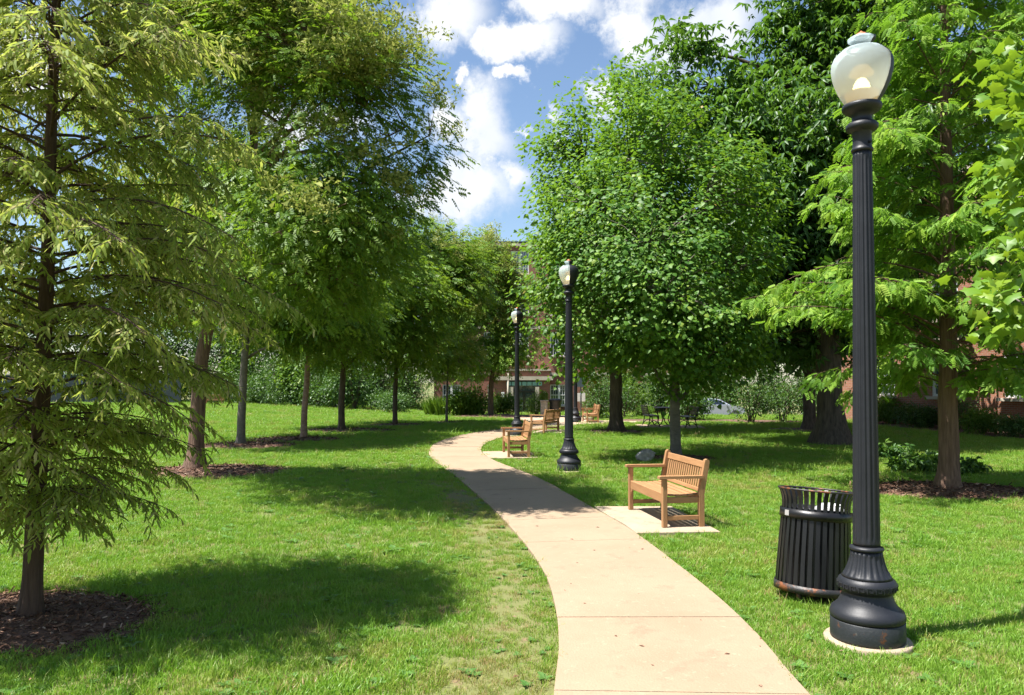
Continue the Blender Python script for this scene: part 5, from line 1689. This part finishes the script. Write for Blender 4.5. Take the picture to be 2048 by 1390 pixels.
def rosette(name, n, L, W, seed):
    rs = np.random.default_rng(seed); vs, fs = [], []
    for k in range(n):
        a = 6.28 * k / n + rs.uniform(-.3, .3); l = L * rs.uniform(.6, 1.1); e = rs.uniform(.15, .6)
        c_, s_ = math.cos(a), math.sin(a); o = len(vs)
        for (x, y, z) in ((.05, 0, 0), (.45, W / 2, .5 * e), (1, 0, .55 * e), (.45, -W / 2, .5 * e), (.45, 0, .38 * e)):
            vs.append(((x * c_ - y * s_) * l, (x * s_ + y * c_) * l, z * l + .006))
        fs += [(o, o + 4, o + 1), (o, o + 3, o + 4), (o + 4, o + 2, o + 1), (o + 3, o + 2, o + 4)]
    m_ = bpy.data.meshes.new(name); m_.from_pydata(vs, [], fs); m_.materials.append(M['weed'])
    return bpy.data.objects.new(name, m_)


gcol = bpy.data.collections.new('grass_sources')
GV = [tuft('tuft_a', 34, .075, .034, .0045, 1, .9), tuft('tuft_b', 30, .08, .040, .0048, 2, 1.2), tuft('tuft_c', 26, .07, .055, .0048, 3, 1.1), tuft('tuft_d', 40, .085, .027, .0045, 4, 1.5),
      tuft('tuft_e', 12, .05, .095, .0045, 5, 1.0), rosette('tuft_f', 8, .075, .55, 6), rosette('tuft_g', 12, .045, .7, 7)]
for o in GV: gcol.objects.link(o)


def in_poly(px_, py_, poly):
    x0_, y0_ = poly[:, 0], poly[:, 1]; x1_, y1_ = np.roll(x0_, -1), np.roll(y0_, -1)
    ins = np.zeros(len(px_), bool)
    for a, b_, c_, d_ in zip(x0_, y0_, x1_, y1_):
        cond = (b_ > py_) != (d_ > py_)
        if d_ != b_: ins ^= cond & (px_ < (c_ - a) * (py_ - b_) / (d_ - b_) + a)
    return ins


GP, GI, GS, GT = [], [], [], []
bands = [(2.6, 8, 330, 1.0), (8, 14, 170, 1.15), (14, 25, 75, 1.5), (25, 42, 30, 2.1), (42, 72, 9, 3.0)]
for (d0, d1, dens_, sc) in bands:
    wmax = d1 * .78 + 1.6
    n = int(dens_ * 2 * wmax * (d1 - d0))
    x = rng.uniform(-wmax, wmax, n); y = rng.uniform(d0, d1, n)
    k = np.abs(x) < y * .78 + 1.6
    if d0 > 40: k &= x < 9.5
    x, y = x[k], y[k]
    bare = .5 * wav(x, y, 1.1, 21) + .35 * wav(x, y, .45, 22)
    dry = .5 * wav(x, y, 2.6, 23) + .4 * wav(x, y, .8, 24)
    # distance to the worn left margin of the path
    ed = np.interp(y, [p.y for p in SL if p.y < 19], [p.x for p in SL if p.y < 19])
    worn = np.exp(-((ed - x - .35) / .35) ** 2) * (x < ed + .1) * (y < 14)
    keep = rng.uniform(0, 1, len(x)) < np.clip(1.25 - np.clip(bare - .72, 0, 1) * 3.2 - worn * np.clip(.45 + bare, 0, 1) * 1.1, .04, 1)
    x, y, dry, worn, bare = x[keep], y[keep], dry[keep], worn[keep], bare[keep]
    ok = np.ones(len(x), bool)
    for poly, _ in EXCL:
        bb = (x > poly[:, 0].min() - .1) & (x < poly[:, 0].max() + .1) & (y > poly[:, 1].min() - .1) & (y < poly[:, 1].max() + .1)
        idx = np.where(bb)[0]
        jit = rng.normal(0, .012, (len(idx), 2))
        if len(idx): ok[idx] &= ~in_poly(x[idx] + jit[:, 0], y[idx] + jit[:, 1], poly)
    for (rx_, ry_, ra, rb2) in RINGS:
        f = ((x - rx_) / ra) ** 2 + ((y - ry_) / rb2) ** 2
        ok &= f > rng.uniform(.86, 1.08, len(x))
    x, y, dry, worn, bare = x[ok], y[ok], dry[ok], worn[ok], bare[ok]
    n = len(x)
    weedy = .6 * wav(x, y, 1.6, 31) + .4 * wav(x, y, .6, 32)
    r_ = rng.uniform(0, 1, n)
    pick = rng.choice([0, 1, 2, 3], n, p=[.34, .28, .18, .20])
    pick[(r_ < .05 + .05 * (weedy > .3))] = 4
    pick[(r_ > .985 - .05 * (weedy > .5))] = 5
    pick[(r_ > .93) & (r_ <= .97) & (weedy > .0)] = 6
    tint = np.clip(.62 + rng.normal(0, .13, n) - .42 * np.clip(dry - .1, 0, 1) - .45 * worn * rng.uniform(0, 1, n) + .12 * wav(x, y, .5, 41) - .5 * np.clip(bare - .55, 0, .5) - (rng.uniform(0, 1, n) > .955) * .5, 0, 1)
    GP.append(np.stack([x, y, gz(x, y)], 1)); GI.append(pick); GT.append(tint)
    GS.append(sc * rng.uniform(.75, 1.3, n) * (1 + .25 * (wav(x, y, 1.4, 51) > .6)) * (1 - .4 * worn))
GP = np.concatenate(GP); GI = np.concatenate(GI); GS = np.concatenate(GS); GT = np.concatenate(GT)
print('GRASS tufts', len(GP))
gm = bpy.data.meshes.new('grass')
gm.vertices.add(len(GP)); gm.vertices.foreach_set('co', GP.astype(np.float32).ravel())
for nm, ty, ar in (('pick', 'INT', GI.astype(np.int32)), ('size', 'FLOAT', GS.astype(np.float32)), ('tint', 'FLOAT', GT.astype(np.float32)), ('spin', 'FLOAT', rng.uniform(0, 6.28, len(GP)).astype(np.float32))):
    a = gm.attributes.new(nm, ty, 'POINT'); a.data.foreach_set('value', ar)
gm.update()
grass = tag(link(bpy.data.objects.new('grass', gm)), 'short mown green grass with small weeds covering the lawn', 'grass', kind='stuff')
ng = bpy.data.node_groups.new('grass_tufts', 'GeometryNodeTree')
ng.interface.new_socket('Geometry', in_out='INPUT', socket_type='NodeSocketGeometry')
ng.interface.new_socket('Geometry', in_out='OUTPUT', socket_type='NodeSocketGeometry')
gi = ng.nodes.new('NodeGroupInput'); go = ng.nodes.new('NodeGroupOutput')
iop = ng.nodes.new('GeometryNodeInstanceOnPoints')
ci_ = ng.nodes.new('GeometryNodeCollectionInfo')
ci_.inputs['Collection'].default_value = gcol
ci_.inputs['Separate Children'].default_value = True; ci_.inputs['Reset Children'].default_value = True
def nattr(n, t):
    q = ng.nodes.new('GeometryNodeInputNamedAttribute'); q.data_type = t; q.inputs['Name'].default_value = n
    return q.outputs['Attribute']
cx_ = ng.nodes.new('ShaderNodeCombineXYZ')
ng.links.new(nattr('spin', 'FLOAT'), cx_.inputs[2])
ng.links.new(gi.outputs[0], iop.inputs['Points']); ng.links.new(ci_.outputs[0], iop.inputs['Instance'])
iop.inputs['Pick Instance'].default_value = True
ng.links.new(nattr('pick', 'INT'), iop.inputs['Instance Index'])
ng.links.new(cx_.outputs[0], iop.inputs['Rotation'])
ng.links.new(nattr('size', 'FLOAT'), iop.inputs['Scale'])
ng.links.new(iop.outputs[0], go.inputs[0])
md = grass.modifiers.new('tufts', 'NODES'); md.node_group = ng
